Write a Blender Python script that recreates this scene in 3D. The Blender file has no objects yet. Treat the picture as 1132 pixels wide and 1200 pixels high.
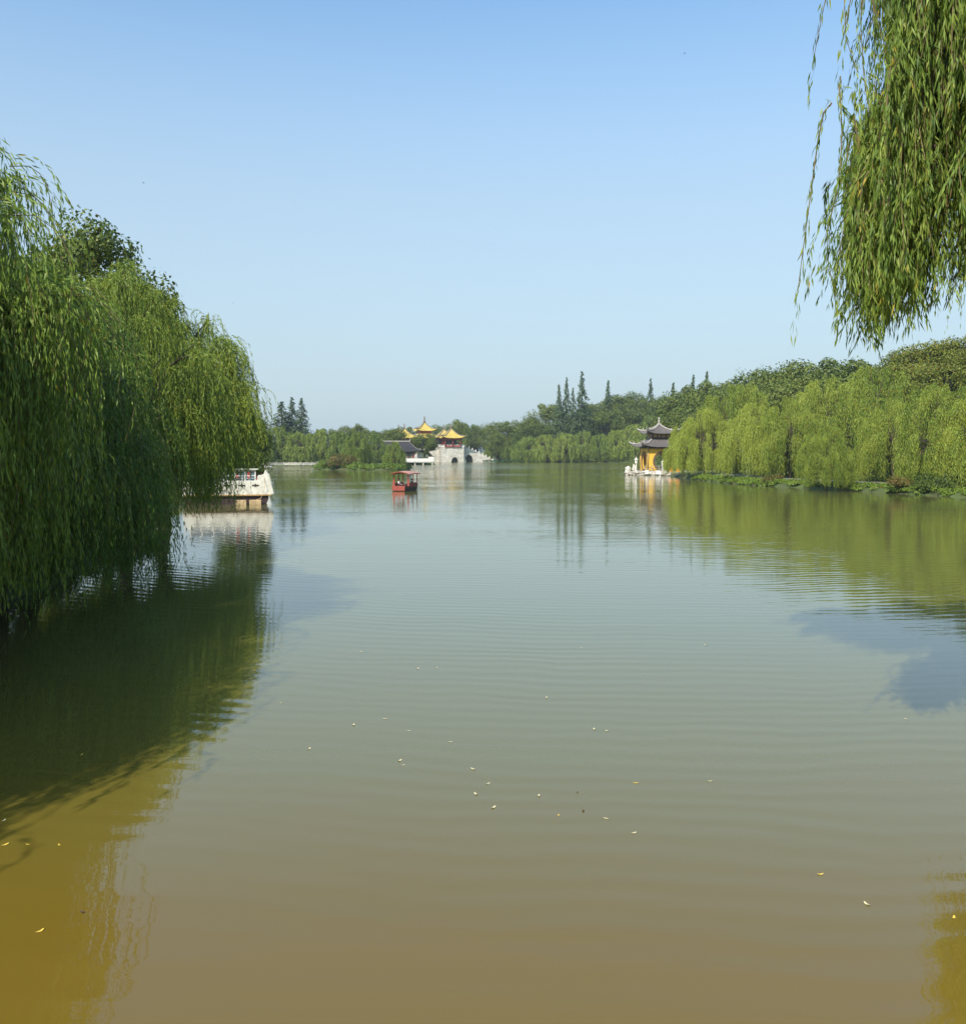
import bpy, bmesh, math, random
import numpy as np
from mathutils import Vector, Matrix
random.seed(7)
SC = bpy.context.scene
COL = SC.collection
rad = math.radians
# ------------------------------------------------------------------ camera model
F, CX, CY, HC = 1100.0, 566.0, 600.0, 4.8
PITCH = math.atan(71.0 / F)
cp, sp = math.cos(PITCH), math.sin(PITCH)
def at(u, v, Y):
    a = (u - CX) / F; b = (CY - v) / F
    d = Vector((a, cp + b * sp, -sp + b * cp))
    return Vector((0, 0, HC)) + d * (Y / d.y)
def ground_pt(u, v, z=0.0):
    a = (u - CX) / F; b = (CY - v) / F
    d = Vector((a, cp + b * sp, -sp + b * cp))
    return Vector((0, 0, HC)) + d * ((z - HC) / d.z)
def X(u, Y): return at(u, 529, Y).x
def Z(v, Y): return at(566, v, Y).z

cam = bpy.data.cameras.new('camera'); co = bpy.data.objects.new('camera', cam); COL.objects.link(co)
co.location = (0, 0, HC); co.rotation_euler = (rad(90) - PITCH, 0, 0)
cam.sensor_fit = 'HORIZONTAL'; cam.sensor_width = 36; cam.lens = 36 * F / 1132
cam.clip_start = .1; cam.clip_end = 8000
SC.camera = co

# ------------------------------------------------------------------ materials
def new_mat(name):
    m = bpy.data.materials.new(name); m.use_nodes = True
    nt = m.node_tree; b = nt.nodes['Principled BSDF']
    return m, nt, b
def ramp(nt, fac, stops):
    r = nt.nodes.new('ShaderNodeValToRGB'); e = r.color_ramp.elements
    while len(e) < len(stops): e.new(.5)
    for i, (p, c) in enumerate(stops):
        e[i].position = p; e[i].color = (*c, 1)
    nt.links.new(fac, r.inputs[0]); return r.outputs[0]
def noise(nt, scale, vec=None, detail=3, rough=.55):
    n = nt.nodes.new('ShaderNodeTexNoise'); n.inputs['Scale'].default_value = scale
    n.inputs['Detail'].default_value = detail; n.inputs['Roughness'].default_value = rough
    if vec: nt.links.new(vec, n.inputs['Vector'])
    return n.outputs['Fac']
def coords(nt, kind='Object'):
    return nt.nodes.new('ShaderNodeTexCoord').outputs[kind]
def plain(name, col, rough=.6, var=.18, scale=3.0, bump=0.0, metal=0, spec=.4):
    m, nt, b = new_mat(name)
    c = coords(nt)
    f = noise(nt, scale, c, 5, .65)
    lo = tuple(max(0, x * (1 - var * 1.6)) for x in col); hi = tuple(min(1, x * (1 + var)) for x in col)
    nt.links.new(ramp(nt, f, [(.3, lo), (.7, hi)]), b.inputs['Base Color'])
    b.inputs['Roughness'].default_value = rough; b.inputs['Metallic'].default_value = metal
    b.inputs['Specular IOR Level'].default_value = spec
    if bump:
        bp = nt.nodes.new('ShaderNodeBump'); bp.inputs['Strength'].default_value = bump
        bp.inputs['Distance'].default_value = .05
        nt.links.new(noise(nt, scale * 4, c, 6, .7), bp.inputs['Height']); nt.links.new(bp.outputs[0], b.inputs['Normal'])
    return m
def leafmat(name, stops, yellow=(.25, .2, .02), yam=.05, trans=.35, scale=.35):
    """leaf colour: per-leaf random + clumps + a few yellow leaves"""
    m = bpy.data.materials.new(name); m.use_nodes = True; nt = m.node_tree
    for n in list(nt.nodes): nt.nodes.remove(n)
    N = nt.nodes.new; L = nt.links.new
    out = N('ShaderNodeOutputMaterial'); geo = N('ShaderNodeNewGeometry'); oi = N('ShaderNodeObjectInfo')
    c = coords(nt)
    n1 = noise(nt, scale, c, 2)
    a = N('ShaderNodeMath'); a.operation = 'MULTIPLY_ADD'; L(geo.outputs['Random Per Island'], a.inputs[0]); a.inputs[1].default_value = .45; 
    s = N('ShaderNodeMath'); s.operation = 'MULTIPLY_ADD'; L(n1, s.inputs[0]); s.inputs[1].default_value = .9; s.inputs[2].default_value = -.22
    L(s.outputs[0], a.inputs[2])
    o = N('ShaderNodeMath'); o.operation = 'MULTIPLY_ADD'; L(oi.outputs['Random'], o.inputs[0]); o.inputs[1].default_value = .38; L(a.outputs[0], o.inputs[2])
    col = ramp(nt, o.outputs[0], stops)
    # yellow leaves
    w = N('ShaderNodeTexWhiteNoise'); w.noise_dimensions = '1D'; L(geo.outputs['Random Per Island'], w.inputs['W'])
    g = N('ShaderNodeMath'); g.operation = 'LESS_THAN'; L(w.outputs['Value'], g.inputs[0])
    ny = noise(nt, scale * 1.7, c, 1); ym = N('ShaderNodeMath'); ym.operation = 'MULTIPLY_ADD'; L(ny, ym.inputs[0]); ym.inputs[1].default_value = yam * 6; ym.inputs[2].default_value = -yam * 2
    L(ym.outputs[0], g.inputs[1])
    mx = N('ShaderNodeMix'); mx.data_type = 'RGBA'; L(g.outputs[0], mx.inputs[0]); L(col, mx.inputs[6]); mx.inputs[7].default_value = (*yellow, 1)
    d = N('ShaderNodeBsdfPrincipled'); d.inputs['Roughness'].default_value = .5; d.inputs['Specular IOR Level'].default_value = .25
    L(mx.outputs[2], d.inputs['Base Color'])
    t = N('ShaderNodeBsdfTranslucent')
    br = N('ShaderNodeMix'); br.data_type = 'RGBA'; br.blend_type = 'MULTIPLY'; br.inputs[0].default_value = 1; L(mx.outputs[2], br.inputs[6]); br.inputs[7].default_value = (1.5, 1.35, .5, 1)
    L(br.outputs[2], t.inputs['Color'])
    ms = N('ShaderNodeMixShader'); ms.inputs[0].default_value = trans
    L(d.outputs[0], ms.inputs[1]); L(t.outputs[0], ms.inputs[2]); L(ms.outputs[0], out.inputs[0])
    return m
M = {}
M['willow_right'] = leafmat('willow_leaves_sunny', [(.1, (.05, .1, .014)), (.45, (.145, .215, .027)), (.85, (.34, .4, .065))], yam=.05, trans=.3)
M['willow_left'] = leafmat('willow_leaves_green', [(.1, (.035, .085, .015)), (.45, (.08, .16, .025)), (.85, (.2, .28, .045))], yam=.015, trans=.22, scale=.5)
M['willow_sunny'] = leafmat('willow_leaves_light', [(.1, (.05, .1, .016)), (.45, (.125, .19, .026)), (.85, (.27, .33, .05))], yam=.025, trans=.28, scale=.5)
M['willow_near'] = leafmat('willow_leaves_close', [(.1, (.04, .09, .018)), (.45, (.15, .225, .035)), (.85, (.32, .38, .075))], yellow=(.42, .32, .05), yam=.015, trans=.3, scale=1.2)
M['willow_far'] = leafmat('willow_leaves_far', [(.1, (.06, .11, .02)), (.45, (.135, .2, .032)), (.85, (.25, .31, .055))], yam=.02, trans=.25)
M['broad'] = leafmat('broadleaf_leaves', [(.1, (.028, .06, .012)), (.45, (.07, .11, .018)), (.85, (.15, .185, .03))], yellow=(.12, .1, .015), yam=.02, trans=.18, scale=.25)
M['broad_olive'] = leafmat('olive_leaves', [(.1, (.045, .07, .012)), (.45, (.095, .13, .018)), (.85, (.19, .205, .028))], yellow=(.26, .17, .02), yam=.05, trans=.22, scale=.25)
M['conifer'] = leafmat('conifer_needles', [(.1, (.025, .05, .02)), (.5, (.045, .08, .028)), (.9, (.075, .115, .035))], yam=.0, trans=.1)
M['shrub'] = leafmat('shrub_leaves', [(.1, (.04, .075, .01)), (.5, (.09, .15, .015)), (.9, (.17, .24, .03))], yam=.02, trans=.25, scale=1)
M['redshrub'] = leafmat('autumn_shrub_leaves', [(.1, (.06, .07, .01)), (.5, (.11, .12, .02)), (.9, (.2, .13, .04))], yellow=(.28, .1, .04), yam=.05, trans=.2, scale=.8)
M['grass'] = leafmat('bank_grass', [(.1, (.05, .09, .012)), (.5, (.1, .17, .02)), (.9, (.17, .24, .03))], yam=.03, trans=.2, scale=.5)
M['lotus'] = leafmat('lotus_leaves', [(.1, (.04, .1, .04)), (.9, (.09, .18, .07))], yam=0, trans=.2)
M['bark'] = plain('bark', (.07, .052, .036), .9, .4, 5, .8)
M['twig'] = plain('willow_twig', (.16, .12, .05), .8, .2, 5)
def stone_mat(name, col, bw, bh, mortar=.5, rough=.8, stain=.35):
    m, nt, b = new_mat(name); N = nt.nodes.new; L = nt.links.new
    c = coords(nt); mp = N('ShaderNodeMapping'); L(c, mp.inputs[0]); mp.inputs['Rotation'].default_value = (rad(90), 0, 0)
    br = N('ShaderNodeTexBrick'); L(mp.outputs[0], br.inputs['Vector']); br.inputs['Scale'].default_value = 1
    br.inputs['Brick Width'].default_value = bw; br.inputs['Row Height'].default_value = bh; br.inputs['Mortar Size'].default_value = .03
    br.inputs['Color1'].default_value = (*col, 1); br.inputs['Color2'].default_value = (*[x * .78 for x in col], 1)
    br.inputs['Mortar'].default_value = (*[x * mortar for x in col], 1)
    f = noise(nt, .6, c, 6, .7)
    st = ramp(nt, f, [(.35, (1 - stain, 1 - stain, 1 - stain * 1.1)), (.62, (1, 1, 1))])
    mx = N('ShaderNodeMix'); mx.data_type = 'RGBA'; mx.blend_type = 'MULTIPLY'; mx.inputs[0].default_value = 1
    L(br.outputs['Color'], mx.inputs[6]); L(st, mx.inputs[7]); L(mx.outputs[2], b.inputs['Base Color'])
    b.inputs['Roughness'].default_value = rough
    return m
M['white_stone'] = stone_mat('white_stone_blocks', (.72, .68, .6), 1.4, .55, .6)
M['pale_stone'] = stone_mat('pale_stone', (.62, .58, .5), .9, .4, .55)
M['brick'] = stone_mat('dark_brick', (.24, .13, .09), .3, .12, .5)
M['white_paint'] = plain('white_paint', (.74, .72, .66), .45, .12, 2)
M['cream_hull'] = plain('cream_hull', (.7, .67, .58), .45, .22, 1.6)
M['rock'] = plain('lake_rock', (.42, .38, .32), .9, .45, 2.5, .8)
M['white_rock'] = plain('white_rock', (.68, .64, .56), .9, .3, 3, .6)
M['red_wood'] = plain('red_lacquered_wood', (.32, .05, .035), .5, .2, 4)
M['orange'] = plain('orange_red_hull', (.3, .062, .042), .55, .2, 3)
M['roof_orange'] = plain('faded_orange_canopy', (.48, .25, .19), .75, .15, 3)
M['dark_hull'] = plain('dark_hull', (.05, .03, .03), .5, .3, 3)
M['dark_wood'] = plain('dark_wood', (.045, .032, .026), .6, .3, 3)
M['glass'] = plain('dark_window_glass', (.08, .1, .12), .08, .2, 2, spec=1)
M['glass_blue'] = plain('cabin_glass', (.13, .18, .23), .08, .2, 2, spec=1)
M['yellow_wall'] = plain('yellow_plaster', (.74, .45, .05), .75, .1, 1.2)
M['tan_trim'] = plain('tan_timber', (.4, .25, .1), .6, .2, 3)
M['black'] = plain('black_gap', (.015, .015, .015), .9, .1, 2)
M['wood_post'] = plain('weathered_timber', (.5, .36, .2), .8, .3, 3)
M['concrete'] = plain('concrete', (.19, .18, .16), .85, .2, 2)
M['skin'] = plain('skin', (.5, .3, .2), .6, .05, 3)
M['hair'] = plain('black_hair', (.015, .012, .01), .5, .1, 3)
M['white_cloth'] = plain('white_cloth', (.75, .75, .76), .8, .08, 5)
M['navy_cloth'] = plain('navy_cloth', (.03, .035, .06), .8, .1, 5)
M['blue_cloth'] = plain('blue_grey_cloth', (.16, .2, .28), .8, .1, 5)
M['red_cloth'] = plain('red_cloth', (.5, .04, .05), .8, .1, 5)
M['leaf_yellow'] = plain('fallen_leaf_yellow', (.72, .5, .08), .6, .15, 20)
M['leaf_pale'] = plain('fallen_leaf_pale', (.62, .55, .33), .6, .15, 20)
M['leaf_brown'] = plain('fallen_leaf_brown', (.1, .06, .03), .6, .15, 20)
M['bird'] = plain('dark_feathers', (.03, .03, .035), .7, .1, 5)
M['orange_paint'] = plain('orange_paint', (.75, .3, .03), .6, .1, 3)
def tile_mat(name, col, freq, dark=.35):
    m, nt, b = new_mat(name); N = nt.nodes.new; L = nt.links.new
    uv = coords(nt, 'UV'); w = N('ShaderNodeTexWave'); L(uv, w.inputs['Vector']); w.inputs['Scale'].default_value = freq
    w.bands_direction = 'X'; w.inputs['Distortion'].default_value = 0
    f = noise(nt, .8, coords(nt), 5, .7)
    base = ramp(nt, f, [(.3, tuple(x * .75 for x in col)), (.7, col)])
    mx = N('ShaderNodeMix'); mx.data_type = 'RGBA'; mx.blend_type = 'MULTIPLY'; mx.inputs[0].default_value = 1
    L(base, mx.inputs[6]); L(ramp(nt, w.outputs['Color'], [(.15, (dark, dark, dark)), (.55, (1, 1, 1))]), mx.inputs[7])
    L(mx.outputs[2], b.inputs['Base Color']); b.inputs['Roughness'].default_value = .45
    bp = N('ShaderNodeBump'); bp.inputs['Distance'].default_value = .06; bp.inputs['Strength'].default_value = .8
    L(w.outputs['Color'], bp.inputs['Height']); L(bp.outputs[0], b.inputs['Normal'])
    return m
M['yellow_tile'] = tile_mat('yellow_glazed_tiles', (.85, .63, .14), 7, .75)
M['grey_tile'] = tile_mat('grey_clay_tiles', (.29, .25, .23), 9, .35)
M['dark_tile'] = tile_mat('dark_clay_tiles', (.07, .062, .062), 10, .5)
M['ridge_grey'] = plain('grey_ridge', (.2, .17, .14), .8, .3, 4)
M['ridge_pale'] = plain('pale_ridge', (.37, .34, .3), .8, .3, 4)

# ------------------------------------------------------------------ mesh helpers
def tag(o, label=None, cat=None, group=None, kind=None):
    if label: o['label'] = label
    if cat: o['category'] = cat
    if group: o['group'] = group
    if kind: o['kind'] = kind
    return o
def link(name, me, parent=None, mats=()):
    o = bpy.data.objects.new(name, me); COL.objects.link(o); o.parent = parent
    for m in mats: me.materials.append(m)
    return o
def empty(name, loc, rz=0, label=None, cat=None, group=None):
    o = bpy.data.objects.new(name, None); COL.objects.link(o); o.location = loc; o.rotation_euler = (0, 0, rz)
    o.empty_display_size = .5
    return tag(o, label, cat, group)
def np_mesh(name, V, Q, mi=None, smooth=False):
    V = np.asarray(V, np.float32); Q = np.asarray(Q, np.int32); k = Q.shape[1]
    me = bpy.data.meshes.new(name)
    me.vertices.add(len(V)); me.vertices.foreach_set('co', V.ravel())
    me.loops.add(Q.size); me.loops.foreach_set('vertex_index', Q.ravel())
    me.polygons.add(len(Q)); me.polygons.foreach_set('loop_start', np.arange(0, Q.size, k, dtype=np.int32))
    me.polygons.foreach_set('loop_total', np.full(len(Q), k, np.int32))
    if mi is not None: me.polygons.foreach_set('material_index', np.asarray(mi, np.int32))
    me.polygons.foreach_set('use_smooth', np.full(len(Q), smooth, bool))
    me.update(calc_edges=True); return me
class MB:
    """collects boxes, bars, tubes, prisms and lathes into one mesh"""
    def __init__(s): s.bm = bmesh.new(); s.uv = s.bm.loops.layers.uv.new('UVMap')
    def face(s, vs):
        try: return s.bm.faces.new(vs)
        except ValueError: return None
    def box(s, x0, x1, y0, y1, z0, z1, mat=None):
        v = [s.bm.verts.new((x, y, z)) for z in (z0, z1) for x, y in ((x0, y0), (x1, y0), (x1, y1), (x0, y1))]
        if mat: 
            for q in v: q.co = mat @ q.co
        for f in ((3, 2, 1, 0), (4, 5, 6, 7), (0, 1, 5, 4), (1, 2, 6, 5), (2, 3, 7, 6), (3, 0, 4, 7)): s.face([v[i] for i in f])
        return s
    def tube(s, pts, radii, n=8):
        pts = [Vector(p) for p in pts]
        if not hasattr(radii, '__len__'): radii = [radii] * len(pts)
        rings = []
        for i, p in enumerate(pts):
            t = (pts[min(i + 1, len(pts) - 1)] - pts[max(i - 1, 0)]).normalized()
            a = t.cross(Vector((0, 0, 1)) if abs(t.z) < .9 else Vector((1, 0, 0))).normalized(); b = t.cross(a)
            rings.append([s.bm.verts.new(p + (a * math.cos(2 * math.pi * k / n) + b * math.sin(2 * math.pi * k / n)) * radii[i]) for k in range(n)])
        for r0, r1 in zip(rings, rings[1:]):
            for k in range(n): s.face([r0[k], r0[(k + 1) % n], r1[(k + 1) % n], r1[k]])
        s.face(rings[0][::-1]); s.face(rings[-1]); return s
    def lathe(s, prof, x=0, y=0, n=14):
        rings = [[s.bm.verts.new((x + r * math.cos(2 * math.pi * k / n), y + r * math.sin(2 * math.pi * k / n), z)) for k in range(n)] for r, z in prof]
        for r0, r1 in zip(rings, rings[1:]):
            for k in range(n): s.face([r0[k], r0[(k + 1) % n], r1[(k + 1) % n], r1[k]])
        s.face(rings[0][::-1]); s.face(rings[-1]); return s
    def prism_xz(s, pts, y0, y1):
        """outline in x,z extruded along y"""
        a = [s.bm.verts.new((x, y0, z)) for x, z in pts]; b = [s.bm.verts.new((x, y1, z)) for x, z in pts]
        s.face(a); s.face(b[::-1]); n = len(pts)
        for i in range(n): s.face([a[(i + 1) % n], a[i], b[i], b[(i + 1) % n]])
        return s
    def build(s, name, mat, parent=None, loc=None, rz=None, smooth=False, bevel=0):
        bmesh.ops.recalc_face_normals(s.bm, faces=s.bm.faces)
        if bevel: bmesh.ops.bevel(s.bm, geom=[e for e in s.bm.edges if e.calc_length() > bevel * 3], offset=bevel, segments=1, affect='EDGES')
        me = bpy.data.meshes.new(name); s.bm.to_mesh(me); s.bm.free()
        if smooth: me.polygons.foreach_set('use_smooth', [True] * len(me.polygons))
        o = link(name, me, parent, [mat])
        if loc is not None: o.location = loc
        if rz is not None: o.rotation_euler = (0, 0, rz)
        return o
def arch_outline(w, h, arches, base=0.0, top=None):
    """wall outline (x from 0 to w) with round-headed openings [(cx, halfwidth, rise)] and a top line [(x,z)...]"""
    pts = [(0, base)]
    for cx, hw, rise in sorted(arches):
        for i in range(0, 17):
            a = math.pi - math.pi * i / 16
            pts.append((cx + hw * math.cos(a), base + rise * math.sin(a) + (.0 if 0 < i < 16 else 0)))
    pts.append((w, base))
    if top is None: pts += [(w, h), (0, h)]
    else: pts += list(reversed(top))
    return pts

# ------------------------------------------------------------------ lake outline and terrain
LAKE = [(-10, -60), (-11, 0), (-12.5, 14), (-15, 30), (-17.5, 47), (-21.4, 60), (-25.8, 77), (-27, 95), (-31, 112), (-47, 150), (-64, 200), (-74, 260),
        (-76, 316), (-53, 316), (-47, 275), (-45, 249), (-34, 243), (-21.5, 240), (-19, 250), (-30, 300), (-31, 336), (-17, 340), (-19, 365), (-50, 395), (-52, 430), (-46, 520),
        (-6, 520), (11, 436), (16, 418), (30, 408), (62, 403), (82, 396), (95, 340), (92, 262), (72, 218), (46, 207), (33, 204), (28.2, 198),
        (30.5, 193.2), (36, 188), (36.8, 178), (35.5, 160), (38, 133), (44, 116), (50.5, 97), (57, 88), (60, 74), (56, 58), (32, 45), (21.5, 30), (18, 14), (12, 0), (11, -60)]
def sdist(P):
    P = np.atleast_2d(np.asarray(P, float)); A = np.array(LAKE, float); B = np.roll(A, -1, 0)
    d = np.full(len(P), 1e9); ins = np.zeros(len(P), bool)
    for a, b in zip(A, B):
        e = b - a; w = P - a; t = np.clip((w @ e) / (e @ e), 0, 1)
        d = np.minimum(d, np.hypot(*(w - t[:, None] * e).T))
        c = ((a[1] > P[:, 1]) != (b[1] > P[:, 1]))
        with np.errstate(divide='ignore', invalid='ignore'):
            xi = (b[0] - a[0]) * (P[:, 1] - a[1]) / (b[1] - a[1] + 1e-12) + a[0]
        ins ^= c & (P[:, 0] < xi)
    return np.where(ins, -d, d)
def sstep(a, b, x): t = np.clip((x - a) / (b - a), 0, 1); return t * t * (3 - 2 * t)
def hgt(P):
    P = np.atleast_2d(np.asarray(P, float)); s = sdist(P); x, y = P.T
    z = -1.6 + 2.3 * sstep(-2.2, 1.1, s)
    right = sstep(0, 40, x) ; far = sstep(360, 430, y)
    z += (s > 0) * (right * 11 * sstep(14, 60, s) + (1 - right) * 3 * sstep(20, 90, s))
    z += (s > 0) * .35 * np.sin(x * .31 + y * .17) * np.cos(y * .23 - x * .11) * sstep(3, 15, s)
    return z
def H1(x, y): return float(hgt([(x, y)])[0])
gx = np.concatenate([[-4000, -2500, -1500, -900, -600, -420, -320], np.arange(-250, 300, 1.9), [330, 420, 600, 900, 1500, 2500, 4000]])
gy = np.concatenate([[-3000, -1500, -700, -300, -150], np.arange(-70, 600, 1.9), [640, 720, 900, 1300, 2000, 3000, 4500]])
GX, GY = np.meshgrid(gx, gy); P = np.stack([GX.ravel(), GY.ravel()], 1)
GZ = hgt(P); nx, ny = len(gx), len(gy)
idx = np.arange(nx * ny).reshape(ny, nx)
Q = np.stack([idx[:-1, :-1], idx[:-1, 1:], idx[1:, 1:], idx[1:, :-1]], -1).reshape(-1, 4)
mg, nt, b = new_mat('earth_and_grass'); c = coords(nt)
nt.links.new(ramp(nt, noise(nt, .35, c, 6, .7), [(.3, (.07, .055, .03)), (.5, (.06, .085, .02)), (.75, (.09, .13, .025))]), b.inputs['Base Color'])
b.inputs['Roughness'].default_value = 1
g = link('ground', np_mesh('ground', np.column_stack([P, GZ]), Q, smooth=True), None, [mg]); tag(g, kind='structure')

# water
mw, nt, b = new_mat('lake_water'); N = nt.nodes.new; L = nt.links.new
c = coords(nt)
def mapped(sx, sy, rot=0):
    mp = N('ShaderNodeMapping'); L(c, mp.inputs[0]); mp.inputs['Scale'].default_value = (sx, sy, 1); mp.inputs['Rotation'].default_value = (0, 0, rot); return mp.outputs[0]
b.inputs['Roughness'].default_value = .02; b.inputs['IOR'].default_value = 1.45; b.inputs['Specular IOR Level'].default_value = .8

def mth(op, a, b_=None, c_=None):
    n = N('ShaderNodeMath'); n.operation = op
    for i, v in enumerate((a, b_, c_)):
        if v is None: continue
        if isinstance(v, (int, float)): n.inputs[i].default_value = v
        else: L(v, n.inputs[i])
    return n.outputs[0]
sepx = N('ShaderNodeSeparateXYZ'); L(c, sepx.inputs[0])
dist_tone = mth('MULTIPLY_ADD', noise(nt, 1, mapped(.05, .12), 5, .6), 10, sepx.outputs[1])      # base colour by distance, with noise: browner near the camera, greener further out
dist_tone = mth('MULTIPLY', dist_tone, 1 / 40)
L(ramp(nt, dist_tone, [(.33, (.16, .106, .014)), (.5, (.14, .122, .024)), (.8, (.118, .121, .034))]), b.inputs['Base Color'])
mask = mth('MULTIPLY_ADD', noise(nt, 1, mapped(.012, .035, .12), 3, .55), 5.0, -2.2)
mf = N('ShaderNodeMapRange'); L(sepx.outputs[1], mf.inputs[0]); mf.inputs[1].default_value = 225; mf.inputs[2].default_value = 285; mf.inputs[3].default_value = .34; mf.inputs[4].default_value = .75
mask = mth('MINIMUM', mth('MAXIMUM', mask, mf.outputs[0]), 1.0)
mr = N('ShaderNodeMapRange'); L(sepx.outputs[1], mr.inputs[0]); mr.inputs[1].default_value = 14; mr.inputs[2].default_value = 70; mr.inputs[3].default_value = .5; mr.inputs[4].default_value = 1.0
mr2 = N('ShaderNodeMapRange'); L(sepx.outputs[1], mr2.inputs[0]); mr2.inputs[1].default_value = 215; mr2.inputs[2].default_value = 290; mr2.inputs[3].default_value = .7; mr2.inputs[4].default_value = 2.6
fine = noise(nt, 1, mapped(.9, 3.4, .05), 3, .6)
mid = noise(nt, 1, mapped(.22, 1.25, -.06), 2, .5)
big = noise(nt, 1, mapped(.05, .34, .03), 2, .5)
h = mth('ADD', mth('MULTIPLY', fine, .015), mth('ADD', mth('MULTIPLY', mid, .036), mth('MULTIPLY', big, .05)))
h = mth('MULTIPLY', h, mth('MULTIPLY', mask, mth('MULTIPLY', mr.outputs[0], mr2.outputs[0])))
wt = N('ShaderNodeTexWave'); wt.wave_type = 'RINGS'; wt.rings_direction = 'Z'; mpw = N('ShaderNodeMapping'); L(c, mpw.inputs[0]); mpw.inputs['Location'].default_value = (-6, -64, 0); L(mpw.outputs[0], wt.inputs['Vector'])
wt.inputs['Scale'].default_value = .55; wt.inputs['Distortion'].default_value = 7.5; wt.inputs['Detail'].default_value = 3; wt.inputs['Detail Scale'].default_value = .5
h = mth('ADD', h, mth('MULTIPLY', wt.outputs['Fac'], mth('MULTIPLY', mth('MAXIMUM', mth('MULTIPLY_ADD', noise(nt, 1, mapped(.09, .07), 2, .5), 2.4, -.75), 0.0), .0042)))
rg = N('ShaderNodeMapRange'); L(sepx.outputs[1], rg.inputs[0]); rg.inputs[1].default_value = 70; rg.inputs[2].default_value = 300; rg.inputs[3].default_value = .015; rg.inputs[4].default_value = .12
L(mth('MULTIPLY_ADD', mth('MULTIPLY', mask, rg.outputs[0]), .9, .01), b.inputs['Roughness'])
bp = N('ShaderNodeBump'); bp.inputs['Strength'].default_value = 1; bp.inputs['Distance'].default_value = 1.0
L(h, bp.inputs['Height']); L(bp.outputs[0], b.inputs['Normal'])
wm = MB(); vs = [wm.bm.verts.new(p) for p in ((-300, -200, 0), (300, -200, 0), (300, 700, 0), (-300, 700, 0))]; wm.face(vs)
wo = wm.build('lake', mw); tag(wo, kind='structure')

# ------------------------------------------------------------------ foliage generators
def quads_from(base, d, w, length, width, droop=None):
    """diamond leaves: base points, direction d, width dir w"""
    n = len(base); V = np.empty((n, 4, 3), np.float32)
    l = length[:, None]; ww = (w * width[:, None]) * .5
    V[:, 0] = base; V[:, 1] = base + d * l * .4 + ww; V[:, 2] = base + d * l; V[:, 3] = base + d * l * .4 - ww
    return V.reshape(-1, 3)
def unit(v): return v / np.maximum(np.linalg.norm(v, axis=-1, keepdims=True), 1e-9)
def ring_tubes(paths, n=5):
    """paths: list of (pts(k,3), radii(k)) -> verts, quads"""
    VV, QQ, off = [], [], 0
    for pts, r in paths:
        pts = np.asarray(pts, float); r = np.asarray(r, float); k = len(pts)
        t = unit(np.gradient(pts, axis=0)); ref = np.where(np.abs(t[:, 2:3]) < .9, [[0, 0, 1.]], [[1., 0, 0]])
        a = unit(np.cross(t, ref)); b_ = np.cross(t, a); an = np.arange(n) * 2 * np.pi / n
        R = pts[:, None] + (a[:, None] * np.cos(an)[None, :, None] + b_[:, None] * np.sin(an)[None, :, None]) * r[:, None, None]
        VV.append(R.reshape(-1, 3)); i = np.arange(k * n).reshape(k, n) + off
        QQ.append(np.stack([i[:-1], np.roll(i[:-1], -1, 1), np.roll(i[1:], -1, 1), i[1:]], -1).reshape(-1, 4)); off += k * n
    return np.concatenate(VV), np.concatenate(QQ)
def limb(p0, p1, rng, sag=.15, k=6, r0=.1, r1=.02, rise=.4):
    t = np.linspace(0, 1, k)[:, None]; p0 = np.array(p0, float); p1 = np.array(p1, float); L_ = np.linalg.norm(p1 - p0)
    mid = (p0 + p1) / 2 + [0, 0, rise * L_ * .5] + rng.normal(0, sag * L_ * .3, 3)
    pts = (1 - t) ** 2 * p0 + 2 * t * (1 - t) * mid + t ** 2 * p1
    pts[1:-1] += rng.normal(0, .015 * L_, (k - 2, 3))
    return pts, np.linspace(r0, r1, k)
def strands_to_leaves(S, tang, keep, leaf, rng, spread=.55):
    """S,tang: (n,m,3)"""
    S = S[keep]; T = tang[keep]; n = len(S)
    lat = unit(rng.normal(0, 1, (n, 3))); d = unit(unit(T) + lat * rng.uniform(.15, spread, (n, 1)) + [0, 0, -.25])
    w = unit(np.cross(d, unit(rng.normal(0, 1, (n, 3)))))
    ln = leaf[0] * rng.uniform(.6, 1.25, n); wd = leaf[1] * rng.uniform(.7, 1.2, n)
    return quads_from(S + rng.normal(0, leaf[0] * .12, (n, 3)), d, w, ln, wd)
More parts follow.
